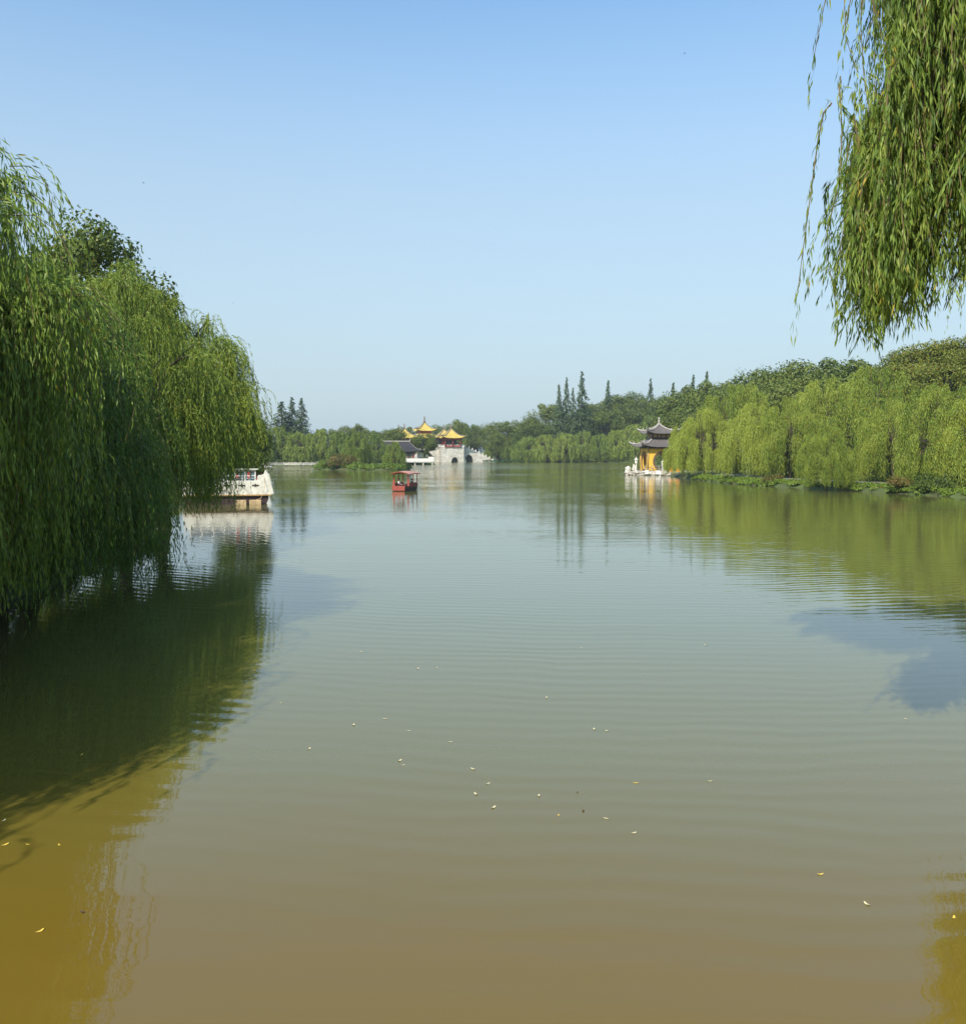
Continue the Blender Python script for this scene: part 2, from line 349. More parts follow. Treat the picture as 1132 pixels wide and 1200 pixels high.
def willow(seed, H, R, boughs, strands, nodes, leaf, zmin=.6, reach=(.07, .16), Ls=(.28, .6), Hb=.5, twig=0, trunk_lean=(0, 0), low=.35, trunk_r=.028, tips=None):
    """weeping willow: boughs reach a dome; every bough tip is a fountain of hanging leafy strands"""
    rng = np.random.default_rng(seed)
    fork = np.array([trunk_lean[0] * .5, trunk_lean[1] * .5, H * .3]); ctr = np.array([trunk_lean[0], trunk_lean[1], H * Hb])
    paths = [(np.array([[0, 0, -.6], [0, 0, H * .03], fork * .6 + [.02 * H, 0, 0], fork]), np.array([1.5, 1.15, .95, .85]) * trunk_r * H)]
    LV, TV = [], []
    for i in range(boughs if tips is None else len(tips)):
        ph = i * 2.39996 + rng.uniform(-.4, .4); ct = rng.uniform(-.1, 1) ** 1.0 if rng.random() > low else rng.uniform(-.35, .25)
        st = math.sqrt(max(0, 1 - min(1, abs(ct)) ** 2)); rr = rng.uniform(.72, 1.0)
        tip = ctr + np.array([R * st * math.cos(ph) * rr, R * st * math.sin(ph) * rr, (H * (1 - Hb)) * ct * rng.uniform(.86, 1.0)])
        if tips is not None:
            tip = np.array(tips[i][:3]); ph = math.atan2(tip[1] - ctr[1], tip[0] - ctr[0]); st = .3; ct = 0
        paths.append(limb(fork * rng.uniform(.75, 1), tip, rng, .2, 7, H * .43 * trunk_r * .8, H * .002, .5))
        n = int(strands * rng.uniform(.7, 1.3)); m = nodes
        sid = rng.uniform(0, 2 * np.pi, n); rch = H * rng.uniform(reach[0] * .25, reach[1], n)
        outd = np.array([math.cos(ph), math.sin(ph), 0]) * (.5 * st if tips is None else 0)
        hd = np.stack([np.cos(sid), np.sin(sid), np.zeros(n)], 1) + outd
        ln = H * rng.uniform(Ls[0], Ls[1], n) * (1.0 - .25 * ct)
        st0 = tip + rng.normal(0, .012 * H, (n, 3)) ; rise = rng.uniform(.05, .5, n) * rch
        if tips is not None: ln = (tip[2] - tips[i][3]) * rng.uniform(.55, 1.0, n) ** .7
        ln = np.minimum(ln, st0[:, 2] + rise - zmin - rng.uniform(0, .12 * H, n)); ln = np.maximum(ln, .1 * H)
        t = np.linspace(0, 1, m)[None, :]
        out = (1 - np.exp(-4 * t)) ; up = rise[:, None] * (1 - np.exp(-8 * t))
        S = st0[:, None] + hd[:, None] * (rch[:, None] * out)[..., None]
        S[..., 2] += up - ln[:, None] * t ** 1.35
        sw = rng.normal(0, .018 * H, (n, 1, 3)) * (np.sin(t * 3 + rng.uniform(0, 6, (n, 1))))[..., None]; sw[..., 2] = 0
        S = S + sw * t[..., None]
        tang = np.gradient(S, axis=1)
        keep = rng.random((n, m)) < .93
        jit = (rng.random((n, m, 1)) - .5); S2 = S + tang * jit
        LV.append(strands_to_leaves(S2, tang, keep, leaf, rng))
        if twig:
            for q in range(0, n, twig):
                TV.append((S[q, ::max(1, m // 7)], np.linspace(.012, .004, len(S[q, ::max(1, m // 7)])) * (H / 14)))
    V = np.concatenate(LV); Qd = np.arange(len(V)).reshape(-1, 4); mi = np.zeros(len(Qd), np.int32)
    if TV:
        tv, tq = ring_tubes(TV, 3); Qd = np.concatenate([Qd, tq + len(V)]); V = np.concatenate([V, tv]); mi = np.concatenate([mi, np.ones(len(tq), np.int32)])
    tv, tq = ring_tubes(paths, 7)
    return (np_mesh('crown', V, Qd, mi), np_mesh('trunk', tv, tq, smooth=True), H)
def broadleaf(seed, H, R, clumps, per, leaf, base=.28, flat=.8, cr=(.1, .19), top=1.0):
    rng = np.random.default_rng(seed); fork = np.array([rng.normal(0, .02 * H), rng.normal(0, .02 * H), H * .28])
    paths = [(np.array([[0, 0, -.6], [0, 0, H * .04], fork]), np.array([.034, .026, .019]) * H)]
    LV = []; zc = H * (base + (1 - base) * .5); hz = H * (1 - base) * .5
    for i in range(clumps):
        u = unit(rng.normal(0, 1, 3)); k = rng.uniform(.35, 1) ** .5 * .86
        cen = np.array([0, 0, zc]) + u * np.array([R, R, hz]) * k * np.array([1, 1, 1])
        narrow = 1 - .35 * max(0, (cen[2] - zc) / hz) ** 2; cen[:2] *= narrow
        r = H * rng.uniform(*cr)
        paths.append(limb(fork * rng.uniform(.6, 1), cen, rng, .25, 5, H * .009, H * .002, .2))
        n = int(per * rng.uniform(.6, 1.3)); q = unit(rng.normal(0, 1, (n, 3))); rr = r * rng.uniform(.35, 1.0, (n, 1)) ** .5 * (1 + .25 * np.sin(q[:, :1] * 7 + i) * np.cos(q[:, 1:2] * 6))
        p = cen + q * rr * [1, 1, flat]
        nrm = unit(q + rng.normal(0, .55, (n, 3)) + [0, 0, .35]); d = unit(np.cross(nrm, rng.normal(0, 1, (n, 3)))); w = np.cross(nrm, d)
        LV.append(quads_from(p - d * leaf * .5, d, w, leaf * rng.uniform(.6, 1.3, n), leaf * .7 * rng.uniform(.7, 1.2, n)))
    V = np.concatenate(LV); tv, tq = ring_tubes(paths, 6)
    return (np_mesh('crown', V, np.arange(len(V)).reshape(-1, 4)), np_mesh('trunk', tv, tq, smooth=True), H)
def conifer(seed, H, R, levels, leaf, power=.75, per=16):
    rng = np.random.default_rng(seed); paths = [(np.array([[0, 0, -.6], [0, 0, H * .5], [0, 0, H * .99]]), np.array([.018, .01, .001]) * H)]
    LV = []
    for i in range(levels):
        f = i / levels; z = H * (.06 + .93 * f); rad_ = R * (1 - f) ** power * rng.uniform(.75, 1.1) + .02 * H * (1 - f)
        nb = max(4, int(11 * (1 - f) + 4))
        for k in range(nb):
            a = rng.uniform(0, 2 * np.pi); l = rad_ * rng.uniform(.6, 1.12); n = max(4, int(per * (l / R) + 4))
            t = rng.uniform(.1, 1, n) ** .6; dirh = np.array([math.cos(a), math.sin(a), 0])
            p = dirh * (l * t)[:, None] + [0, 0, z]; p[:, 2] += -.35 * l * t ** 2 + .12 * l * t; p += rng.normal(0, .06 * l + .02, (n, 3))
            nrm = unit(rng.normal(0, .45, (n, 3)) + [0, 0, .7] + dirh * .5); d = unit(np.cross(nrm, rng.normal(0, 1, (n, 3))) + dirh * .4 + [0, 0, -.3]); w = unit(np.cross(nrm, d))
            LV.append(quads_from(p, d, w, leaf * rng.uniform(.6, 1.3, n), leaf * .5 * rng.uniform(.7, 1.2, n)))
    V = np.concatenate(LV); tv, tq = ring_tubes(paths, 6)
    return (np_mesh('crown', V, np.arange(len(V)).reshape(-1, 4)), np_mesh('trunk', tv, tq, smooth=True), H)
MATSETS = {}
def variant(key, tri, mats):
    crown, trunk, H = tri
    co_ = np.empty(len(crown.vertices) * 3, np.float32); crown.vertices.foreach_get('co', co_); H = float(np.percentile(co_[2::3], 99.95)); tri = (crown, trunk, H)
    for m in mats: crown.materials.append(m)
    trunk.materials.append(M['bark']); MATSETS[key] = tri
def plant_tree(name, key, loc, height, rz, label, cat, group, wide=1.0):
    crown, trunk, H = MATSETS[key]; s = height / H
    o = empty(name, loc, rz, label, cat, group); o.scale = (s * wide, s * wide, s)
    for nm, me in (('trunk', trunk), ('crown', crown)):
        c_ = bpy.data.objects.new(nm, me); COL.objects.link(c_); c_.parent = o
    return o
def put(name, key, u, vtop, Y, label, cat, group=None, wide=1.0, rz=None, zg=None):
    x = X(u, Y); z0 = H1(x, Y) if zg is None else zg
    return plant_tree(name, key, (x, Y, z0), Z(vtop, Y) - z0, random.uniform(0, 6.28) if rz is None else rz, label, cat, group, wide)
#__TREES__
exec_order = []
# near-left willows (leaf-sized detail)
variant('wl_a', willow(11, 13, 5.3, 150, 46, 44, (.2, .034), zmin=.2, reach=(.02, .085), Ls=(.14, .42), Hb=.46, twig=6, low=.35), [M['willow_left'], M['twig']])
variant('wl_b', willow(12, 11, 4.6, 120, 44, 44, (.2, .034), zmin=.2, reach=(.03, .12), Ls=(.18, .5), Hb=.48, twig=6, low=.5), [M['willow_left'], M['twig']])
variant('wl_c', willow(13, 14, 5.3, 130, 40, 36, (.26, .045), zmin=4.5, reach=(.025, .1), Ls=(.12, .36), Hb=.5, twig=0, low=.45), [M['willow_sunny'], M['twig']])
rt = np.random.default_rng(77); NX, NY = 15.5, 12.5; tips = []
def low_v(u): return np.interp(u, [985, 1000, 1015, 1032, 1045, 1062, 1080, 1092, 1100, 1112, 1122, 1140, 1300], [200, 300, 335, 405, 350, 345, 372, 330, 270, 265, 330, 360, 400])
for _ in range(84):
    Y = rt.uniform(10.6, 13.6); u = rt.uniform(1050, 1280); lv = low_v(u) - rt.uniform(0, 110); v = rt.uniform(-260, lv - 130)
    if v > 60 and u < 1085: u += 38
    elif v > -40 and u < 1062: v = rt.uniform(-200, -40)
    p = at(u, v, Y); bot = at(u, min(lv, v + rt.uniform(190, 420)), Y).z; tips.append((p.x - NX, p.y - NY, p.z, bot))
for _ in range(16):
    Y = rt.uniform(11, 13); u = rt.uniform(1024, 1052); p = at(u, rt.uniform(120, 230), Y); tips.append((p.x - NX, p.y - NY, p.z, at(u, rt.uniform(395, 420), Y).z))
for _ in range(270):
    x, y = rt.uniform(1.2, 14), rt.uniform(8.8, 14.5); tips.append((x - NX, y - NY, rt.uniform(14.5, 16.3), 13))
variant('wl_d', willow(14, 13, 5.2, 120, 42, 40, (.24, .04), zmin=.9, reach=(.025, .1), Ls=(.16, .42), Hb=.48, low=.5), [M['willow_sunny'], M['twig']])
variant('wn', willow(21, 15, 6.2, 80, 24, 84, (.155, .02), zmin=6.0, reach=(.006, .02), twig=2, tips=tips, trunk_lean=(-1, 0)), [M['willow_near'], M['twig']])
tips = []
for _ in range(110):
    Y = rt.uniform(25, 30); u = rt.uniform(1128, 1420); z = rt.uniform(11.5, 17.5); p = at(u, 529, Y)
    tips.append((p.x - 21.5, Y - 27, z, 8.4 + rt.uniform(0, 1.5)))
variant('wn2', willow(22, 15, 6.2, 80, 26, 44, (.2, .035), zmin=8.2, reach=(.015, .05), tips=tips), [M['willow_near'], M['twig']])
for i in range(3):
    variant('wr%d' % i, willow(31 + i, 15, 6.4 + .4 * i, (70, 100, 82)[i], (62, 42, 52)[i], 20, (.44, .068), zmin=.5, reach=(.012, (.062, .07, .055)[i]), Ls=(.14, .42), Hb=.45, low=.45, trunk_r=.017), [M['willow_right'], M['twig']])
for i in range(2):
    variant('wf%d' % i, willow(41 + i, 14, 7.0, 80, 15, 12, (.8, .2), zmin=.3, reach=(.02, .1), Ls=(.14, .38), Hb=.45, low=.45), [M['willow_far'], M['twig']])
for i in range(3):
    variant('bf%d' % i, broadleaf(51 + i, 16, 6.5 - .6 * i, 44, 260, .4, cr=(.07, .17)), [M['broad']])
variant('bo', broadleaf(56, 14, 6.2, 60, 420, .28, cr=(.06, .14)), [M['broad_olive']])
variant('bn', broadleaf(57, 18, 6.0, 60, 420, .3, cr=(.07, .14)), [M['broad']])
for i in range(2):
    variant('cf%d' % i, conifer(61 + i, 30, 7.0, 60, .75, .95, 20), [M['conifer']])

WL = 'willows hanging over the left bank'
def lt(key, x, y, ztop, rz, label, wide=1.0): plant_tree('weeping_willow', key, (x, y, H1(x, y)), ztop - H1(x, y), rz, label, 'willow', WL, wide)
lt('wl_a', -15.65, 21.0, 14.7, .6, 'tall near weeping willow at the left frame edge, its strands touching the water')
lt('wl_b', -14.9, 28.5, 10.4, 2.0, 'lower dark willow second from the left edge, curtain of leaves down to the water')
lt('wl_b', -18.0, 37, 12.2, 4.1, 'middle left-bank willow below the dark broadleaf crown')
lt('wl_d', -18.4, 48, 14.4, 1.0, 'left-bank willow with yellowish tufts between the dark tree and the round outermost willow', .85)
lt('wl_c', -20.7, 61, 15.2, 3.3, 'rounded sunny willow at the right end of the left bank, above the white boat', .9)
# trees that stand left of the camera and throw their shade on the water
plant_tree('weeping_willow', 'wl_c', (-14.5, 8, H1(-14.5, 8)), 12.5, .2, 'willow beside the viewpoint, seen as shade and reflection on the left water', 'willow', WL)
plant_tree('weeping_willow', 'wl_b', (-14.9, 14.4, H1(-14.9, 14.4)), 12, 3.1, 'willow left of the viewpoint, just outside the left frame edge', 'willow', WL)
plant_tree('weeping_willow', 'wl_c', (-17, -3, H1(-17, -3)), 13.5, 5.2, 'willow behind the viewpoint on the left bank', 'willow', WL)
plant_tree('broadleaf_tree', 'bn', (-24.2, 60, H1(-24.2, 60)), Z(252, 60) - .7, .4, 'dark green broadleaf tree rising above the left-bank willows', 'tree', None, .82)
plant_tree('broadleaf_tree', 'bn', (-22.5, 88, H1(-22.5, 88)), Z(455, 88), 2.4, 'small dark broadleaf tree behind the right end of the left willows', 'tree', None, .8)
# top right
plant_tree('weeping_willow', 'wn', (NX, NY, 0), MATSETS['wn'][2], 0, 'close willow hanging into the top right corner against the sky', 'willow', 'willows on the near right bank')
plant_tree('weeping_willow', 'wn2', (21.5, 27, 0), MATSETS['wn2'][2], 0, 'willow just beyond the close one, its strands at the right frame edge', 'willow', 'willows on the near right bank')

WR = 'willows along the right bank'
rows = [(801, 500, 173, 'leftmost right-bank willow drooping beside the grey roofed pavilion'),
        (826, 478, 161, 'second right-bank willow from the pavilion'),
        (864, 450, 172, 'tall pale willow rising behind the second and third bank willows'),
        (884, 472, 142, 'broad sunlit willow third along the right bank from the pavilion'),
        (926, 466, 138, 'fourth right-bank willow from the pavilion, bushy and yellow green'),
        (970, 443, 146, 'tall back willow left of the highest willow crown on the right bank'),
        (1022, 428, 133, 'highest willow crown on the right bank, under the dangling branch tips'),
        (1048, 468, 118, 'willow with orange tinged leaves right of the one dipping into the lake'),
        (1108, 450, 108, 'dense willow at the right frame edge, lit strands over dark bank'),
        (1165, 440, 102, 'willow cut off by the right frame edge on the lake bank')]
for i, (u, v, Y, lab) in enumerate(rows):
    put('weeping_willow', 'wr%d' % (i % 3), u, v, Y, lab, 'willow', WR, .92)
p = at(978, 574, 111)
plant_tree('weeping_willow', 'wr1', (p.x + .5, 115, .3), Z(498, 113) - .3, 2.2, 'low leaning willow whose strands dip into the lake at the right bank', 'willow', WR, .95)

# far shore willows
FW = 'willows along the far shore'
far = [(584, 512, 446), (600, 514, 430), (618, 511, 411), (640, 509, 409), (662, 507, 408), (683, 505, 409), (703, 508, 408), (722, 504, 409), (742, 497, 412), (764, 488, 414), (788, 500, 405)]
ordn = ['first', 'second', 'third', 'fourth', 'fifth', 'sixth', 'seventh', 'eighth', 'ninth', 'tenth', 'eleventh', 'twelfth', 'thirteenth', 'fourteenth', 'fifteenth', 'sixteenth', 'seventeenth', 'eighteenth', 'nineteenth', 'twentieth', 'twenty-first', 'twenty-second', 'twenty-third', 'twenty-fourth', 'twenty-fifth', 'twenty-sixth', 'twenty-seventh', 'twenty-eighth', 'twenty-ninth', 'thirtieth']
for i, (u, v, Y) in enumerate(far):
    put('weeping_willow', 'wf%d' % (i % 2), u, v, Y, 'far-shore willow, %s along the water right of the stone bridge' % ordn[i], 'willow', FW, .95)
lw = [(303, 500, 322), (326, 500, 326), (352, 506, 324), (374, 503, 326), (397, 505, 330), (418, 506, 256), (436, 508, 330), (462, 517, 247)]
for i, (u, v, Y) in enumerate(lw):
    lab = {5: 'light green willow behind the reddish shrub on the grassy point', 7: 'small willow on the grassy point in front of the dark roofed hall'}.get(i, 'far-left willow, %s from the left behind the water-level walkway' % ordn[min(i, 5) if i < 6 else 5])
    put('weeping_willow', 'wf%d' % (i % 2), u, v, Y, lab, 'willow', 'willows at the far left shore', .8 if i in (5, 7) else .95)
# conifers
cl = [(654.5, 451, 424, .75), (663.5, 443, 426, .72), (671, 455, 422, .7), (681.5, 436, 424, .85), (712, 446, 440, .8), (761.5, 444, 440, .8)]
cn = ['short first spire of the four conifers above the far wood', 'second spire of the four conifers above the far wood', 'shortest spire, third of the four conifers above the far wood', 'tallest pointed conifer above the far wood',
      'thin conifer tip just right of the tallest spire, above dark trees', 'lone pointed conifer above the wood left of the grey pavilion finial']
for i, (u, v, Y, w) in enumerate(cl): put('conifer', 'cf%d' % (i % 2), u, v, Y, cn[i], 'conifer', 'conifers above the far wood', w)
for i, (u, v, Y, w, lab) in enumerate([(788, 449, 300, .75, 'conifer tip furthest left on the right hillside'), (811, 440, 290, .7, 'thin conifer tip in the middle of the three on the right hillside'), (827, 436, 285, .7, 'sharpest conifer tip on the right hillside')]):
    put('conifer', 'cf%d' % (i % 2), u, v, Y, lab, 'conifer', 'conifers on the right hillside', w)
for i, (u, v, Y, w, lab) in enumerate([(331, 471, 350, 2.0, 'broad left conifer of the far-left clump of three'), (343, 466, 352, 1.3, 'middle conifer of the far-left clump of three'), (354, 467, 349, 1.3, 'right conifer of the far-left clump of three')]):
    put('conifer', 'cf%d' % (i % 2), u, v, Y, lab, 'conifer', 'conifer clump at the far left', w)
# woods: far shore, right hill, far left
def wood(list_, name, key_lab, group, keys):
    for i, (u, v, Y) in enumerate(sorted(list_)):
        put('broadleaf_tree', keys[i % len(keys)], u, v + random.choice((-4, -1, 0, 3, 7)), Y, key_lab % ordn[i], 'tree', group, random.uniform(.8, 1.15))
wood([(556, 497, 455), (575, 495, 450), (592, 493, 445), (609, 493, 445), (600, 503, 430), (624, 488, 444), (643, 477, 446), (636, 492, 428), (688, 478, 430), (700, 463, 445), (716, 462, 445), (708, 482, 428),
      (728, 463, 442), (743, 459, 444), (736, 478, 428), (757, 464, 436), (772, 460, 436), (786, 458, 420), (768, 478, 420), (615, 499, 430), (583, 503, 432)],
     'w', 'broadleaf tree of the far wood, %s from the left behind the shore willows', 'broadleaf trees of the far wood', ['bf0', 'bf1', 'bf2'])
wood([(793, 462, 300), (806, 456, 292), (820, 452, 285), (834, 448, 275), (850, 446, 262), (866, 440, 250), (880, 436, 240), (896, 433, 232), (913, 429, 225), (930, 427, 220), (948, 425, 216), (965, 420, 212), (983, 417, 210), (1000, 423, 205),
      (822, 468, 240), (850, 462, 225), (900, 450, 200), (940, 446, 190), (790, 480, 260), (1020, 437, 190)],
     'w', 'dark hillside tree, %s from the left behind the right-bank willows', 'dark trees on the right hillside', ['bf1', 'bf2', 'bf0'])
wood([(1050, 424, 165), (1070, 412, 158), (1092, 404, 152), (1115, 396, 150), (1140, 388, 148), (1062, 440, 140), (1100, 425, 138), (1165, 395, 150)],
     'w', 'olive yellow tree, %s from the left above the willows at the right edge', 'olive trees above the right bank', ['bo'])
wood([(296, 497, 350), (312, 505, 345), (385, 502, 356), (404, 499, 360), (420, 496, 372), (436, 497, 365), (452, 503, 360), (466, 504, 350), (286, 500, 330), (368, 506, 350)],
     'w', 'far-left broadleaf tree, %s from the left behind the shore willows', 'broadleaf trees at the far left', ['bf2', 'bf0', 'bf1'])
put('broadleaf_tree', 'bf0', 498, 508, 352, 'round dark tree between the dark roofed hall and the stone bridge', 'tree', None, 1.25, zg=.7)
put('broadleaf_tree', 'bf1', 484, 514, 356, 'lighter tree behind the ridge of the dark roofed hall', 'tree', None, .9, zg=.7)
put('broadleaf_tree', 'bf2', 536, 491, 470, 'tree peeking up behind the right yellow pavilion roof', 'tree', None, 1.0, zg=.7)
put('broadleaf_tree', 'bf1', 514, 497, 540, 'distant tree crown between the yellow pavilion roofs', 'tree', None, 1.1, zg=.7)
put('broadleaf_tree', 'bf0', 486, 500, 540, 'distant tree crown left of the central yellow pavilion', 'tree', None, 1.2, zg=.7)
put('broadleaf_tree', 'bf0', 550, 499, 535, 'distant tree crown above the right ramp of the bridge', 'tree', None, 1.2, zg=.7)

# ------------------------------------------------------------------ leafy ground cover
def clumps_mesh(name, centers, radii, per, leaf, mat, flat=.8, seed=1, up=0.0):
    rng = np.random.default_rng(seed); VV = []
    for (x, y, z), r in zip(centers, radii):
        n = per; q = unit(rng.normal(0, 1, (n, 3))); q[:, 2] = np.abs(q[:, 2]); rr = r * rng.uniform(.3, 1, (n, 1)) ** .5
        p = np.array([x, y, z]) + q * rr * [1, 1, flat]
        nrm = unit(q + rng.normal(0, .6, (n, 3))); d = unit(np.cross(nrm, rng.normal(0, 1, (n, 3))) + [0, 0, up]); w = unit(np.cross(nrm, d))
        VV.append(quads_from(p - d * leaf * .4, d, w, leaf * rng.uniform(.6, 1.4, n), leaf * .45 * rng.uniform(.6, 1.2, n)))
    V = np.concatenate(VV); return link(name, np_mesh(name, V, np.arange(len(V)).reshape(-1, 4)), None, [mat])
def shore_samples(i0, i1, n, d0, d1, rng):
    A = [Vector((*LAKE[i], 0)) for i in range(i0, i1 + 1)]; out = []
    seg = [(b_ - a).length for a, b_ in zip(A, A[1:])]; tot = sum(seg)
    while len(out) < n:
        t = rng.uniform(0, tot); k = 0
        while t > seg[k] and k < len(seg) - 1: t -= seg[k]; k += 1
        p_ = A[k].lerp(A[k + 1], t / seg[k]); dr = (A[k + 1] - A[k]).normalized(); nrm = Vector((-dr.y, dr.x, 0))
        q = p_ + nrm * rng.uniform(d0, d1)
        if sdist([(q.x, q.y)])[0] < 0: q = p_ - (q - p_)
        out.append((q.x, q.y))
    return out
r_ = random.Random(5)
def cover(name, i0, i1, n, d0, d1, r0, r1, per, leaf, mat, flat=.7, dz=-.1):
    pts = shore_samples(i0, i1, n, d0, d1, r_); z = hgt(pts)
    o = clumps_mesh(name, [(x, y, max(zz, -.05) + dz) for (x, y), zz in zip(pts, z)], [r_.uniform(r0, r1) for _ in pts], per, leaf, mat, flat, seed=len(name) + n)
    tag(o, kind='stuff'); return o
iR0, iR1 = LAKE.index((35.5, 160)), LAKE.index((57, 88))
o = cover('bank_grass', iR0, iR1, 520, .1, 2.6, .35, .8, 70, .3, M['grass'], .7); tag(o, 'bright green grass tufts along the right bank', 'grass')
o = cover('bank_undergrowth', iR0, iR1, 260, 8, 26, .8, 1.9, 90, .42, M['broad'], .9); tag(o, 'dark undergrowth under the right-bank willows', 'undergrowth')
i0, i1 = LAKE.index((16, 418)), LAKE.index((82, 396))
o = cover('far_shore_undergrowth', i0, i1, 230, .5, 9, 1.4, 3.4, 90, .7, M['broad'], .9); tag(o, 'dark green undergrowth at the far waterline', 'undergrowth')
i0, i1 = LAKE.index((92, 262)), LAKE.index((46, 207))
o = cover('shore_undergrowth', i0, i1, 90, 1, 12, 1.4, 3.0, 90, .6, M['broad'], .9); tag(o, 'undergrowth on the shore behind the grey pavilion', 'undergrowth')
i0, i1 = LAKE.index((-47, 275)), LAKE.index((-19, 250))
o = cover('point_reeds', i0, i1, 230, .2, 5, .5, 1.3, 80, .5, M['grass'], 1.2); tag(o, 'pale green reeds and grass on the far-left point', 'reeds')
i0, i1 = LAKE.index((-74, 260)), LAKE.index((-53, 316))
o = cover('left_shore_undergrowth', i0, i1, 150, 3, 12, 1.2, 3.0, 90, .7, M['broad'], .9); tag(o, 'dark undergrowth behind the far-left walkway', 'undergrowth')
i0, i1 = LAKE.index((-11, 0)), LAKE.index((-27, 95))
o = cover('left_bank_plants', i0, i1, 260, .3, 4.5, .3, .8, 110, .2, M['broad'], .8); tag(o, 'low dark plants under the left-bank willows', 'plants')
# hillside filling
pts = []
while len(pts) < 520:
    x, y = r_.uniform(20, 190), r_.uniform(120, 520); s = sdist([(x, y)])[0]
    if 12 < s < 75: pts.append((x, y))
o = clumps_mesh('hillside_undergrowth', [(x, y, H1(x, y)) for x, y in pts], [r_.uniform(2, 4.5) for _ in pts], 110, .8, M['broad'], 1.1, seed=8); tag(o, 'dense dark understorey filling the wooded hillside', 'undergrowth', kind='stuff')
pts = []
while len(pts) < 260:
    x, y = r_.uniform(-140, -10), r_.uniform(70, 400); s = sdist([(x, y)])[0]
    if 9 < s < 55 and not (-36 < x < -14 and 300 < y < 350): pts.append((x, y))
o = clumps_mesh('left_wood_undergrowth', [(x, y, H1(x, y)) for x, y in pts], [r_.uniform(1.6, 3.6) for _ in pts], 100, .7, M['broad'], 1.1, seed=9); tag(o, 'dark understorey among the far-left trees', 'undergrowth', kind='stuff')
def bush(name, x, y, r, leaf, mat, label, n=9, per=260, seed=3):
    rr = random.Random(seed); cs = [(rr.uniform(-r, r) * .7, rr.uniform(-r, r) * .5, rr.uniform(0, .5) * r) for _ in range(n)]
    o = clumps_mesh(name, cs, [r * rr.uniform(.4, .7) for _ in cs], per, leaf, mat, .9, seed); o.location = (x, y, max(H1(x, y), 0) - .1)
    return tag(o, label, 'shrub')
bush('shrub', -17.3, 48.6, .95, .16, M['shrub'], 'bright yellow green shrub at the foot of the left willows', 8, 200, 3)
bush('shrub', X(398, 246), 247.5, 3.8, .5, M['redshrub'], 'reddish autumn shrub on the far-left point', 12, 240, 4)
bush('shrub', X(384, 247), 249, 2.6, .5, M['shrub'], 'green shrub left of the reddish shrub on the far-left point', 9, 200, 6)
for u, Y, r, k, lab in ((1058, 107, 1.6, 'redshrub', 'brownish green shrub on the bank beside the lowest willow strands'), (1085, 104, 2.0, 'broad', 'dark shrub on the bank near the right frame edge'), (1118, 102, 1.8, 'broad', 'dark shrub at the water at the right frame edge'), (905, 130, 1.3, 'redshrub', 'small rusty shrub on the bank left of the lowest willow')):
    bush('shrub', X(u, Y), Y, r, .28, M[k], lab, 9, 200, int(u))
# lotus patch
r_ = random.Random(9); lm = MB()
for _ in range(150):
    x, y = r_.uniform(0, 18), r_.uniform(404, 412); z = r_.uniform(.3, 1.2); R_ = r_.uniform(.35, .6); tx, ty = r_.uniform(-.3, .3), r_.uniform(-.3, .3)
    c0 = lm.bm.verts.new((x, y, z - .1)); rg = [lm.bm.verts.new((x + R_ * math.cos(a * .785), y + R_ * math.sin(a * .785), z + R_ * (tx * math.cos(a * .785) + ty * math.sin(a * .785)))) for a in range(8)]
    for a in range(8): lm.face([c0, rg[a], rg[(a + 1) % 8]])
    lm.tube([(x, y, -.3), (x, y, z - .1)], .03, 4)
o = lm.build('lotus_leaves', M['lotus']); tag(o, 'green lotus leaves standing in the water by the bridge ramp', 'lotus', kind='stuff')

# ------------------------------------------------------------------ Chinese roofs
def roof_mesh(hw, hd, rise, ridge=0.0, upturn=.5, ext=.12, neck=0.0, n=12, m=10, conc=1.55, thick=.18):
    """hip roof sheet with concave slopes and upturned corners; origin at eave height, centre"""
    mb = MB(); side = []
    def pt(sd, s, t):    # s along side -1..1, t 0 apex ->1 eave
        wx = neck + (hw - neck) * t; wy = neck + (hd - neck) * t
        corner = abs(s) ** 4; e = 1 + ext * corner * t * t
        z = rise * (1 - t) ** conc + upturn * corner * t ** 3
        rx = ridge * (1 - t)
        if sd == 0: return (s * (wx + 0) * e + (rx if s > 0 else -rx) * min(1, abs(s) * 1.0) * 1.0, -wy * e, z)
        if sd == 1: return ((wx * e + rx), s * wy * e, z)
        if sd == 2: return (-s * wx * e + (-rx if s > 0 else rx) * min(1, abs(s)), wy * e, z)
        return (-(wx * e + rx), -s * wy * e, z)
    for sd in range(4):
        gr = [[mb.bm.verts.new(pt(sd, -1 + 2 * i / n, .001 + .999 * j / m)) for i in range(n + 1)] for j in range(m + 1)]
        for j in range(m):
            for i in range(n):
                f = mb.face([gr[j][i], gr[j][i + 1], gr[j + 1][i + 1], gr[j + 1][i]])
                if f:
                    L_ = (hw if sd % 2 == 0 else hd)
                    for lp in f.loops:
                        lp[mb.uv].uv = ((lp.vert.co.x if sd % 2 == 0 else lp.vert.co.y) * .5, j / m)
    bmesh.ops.remove_doubles(mb.bm, verts=mb.bm.verts, dist=.004)
    corners = [[Vector(pt(sd, 1, t / 10)) + Vector((0, 0, .08)) for t in range(0, 11)] for sd in range(4)]
    return mb, corners
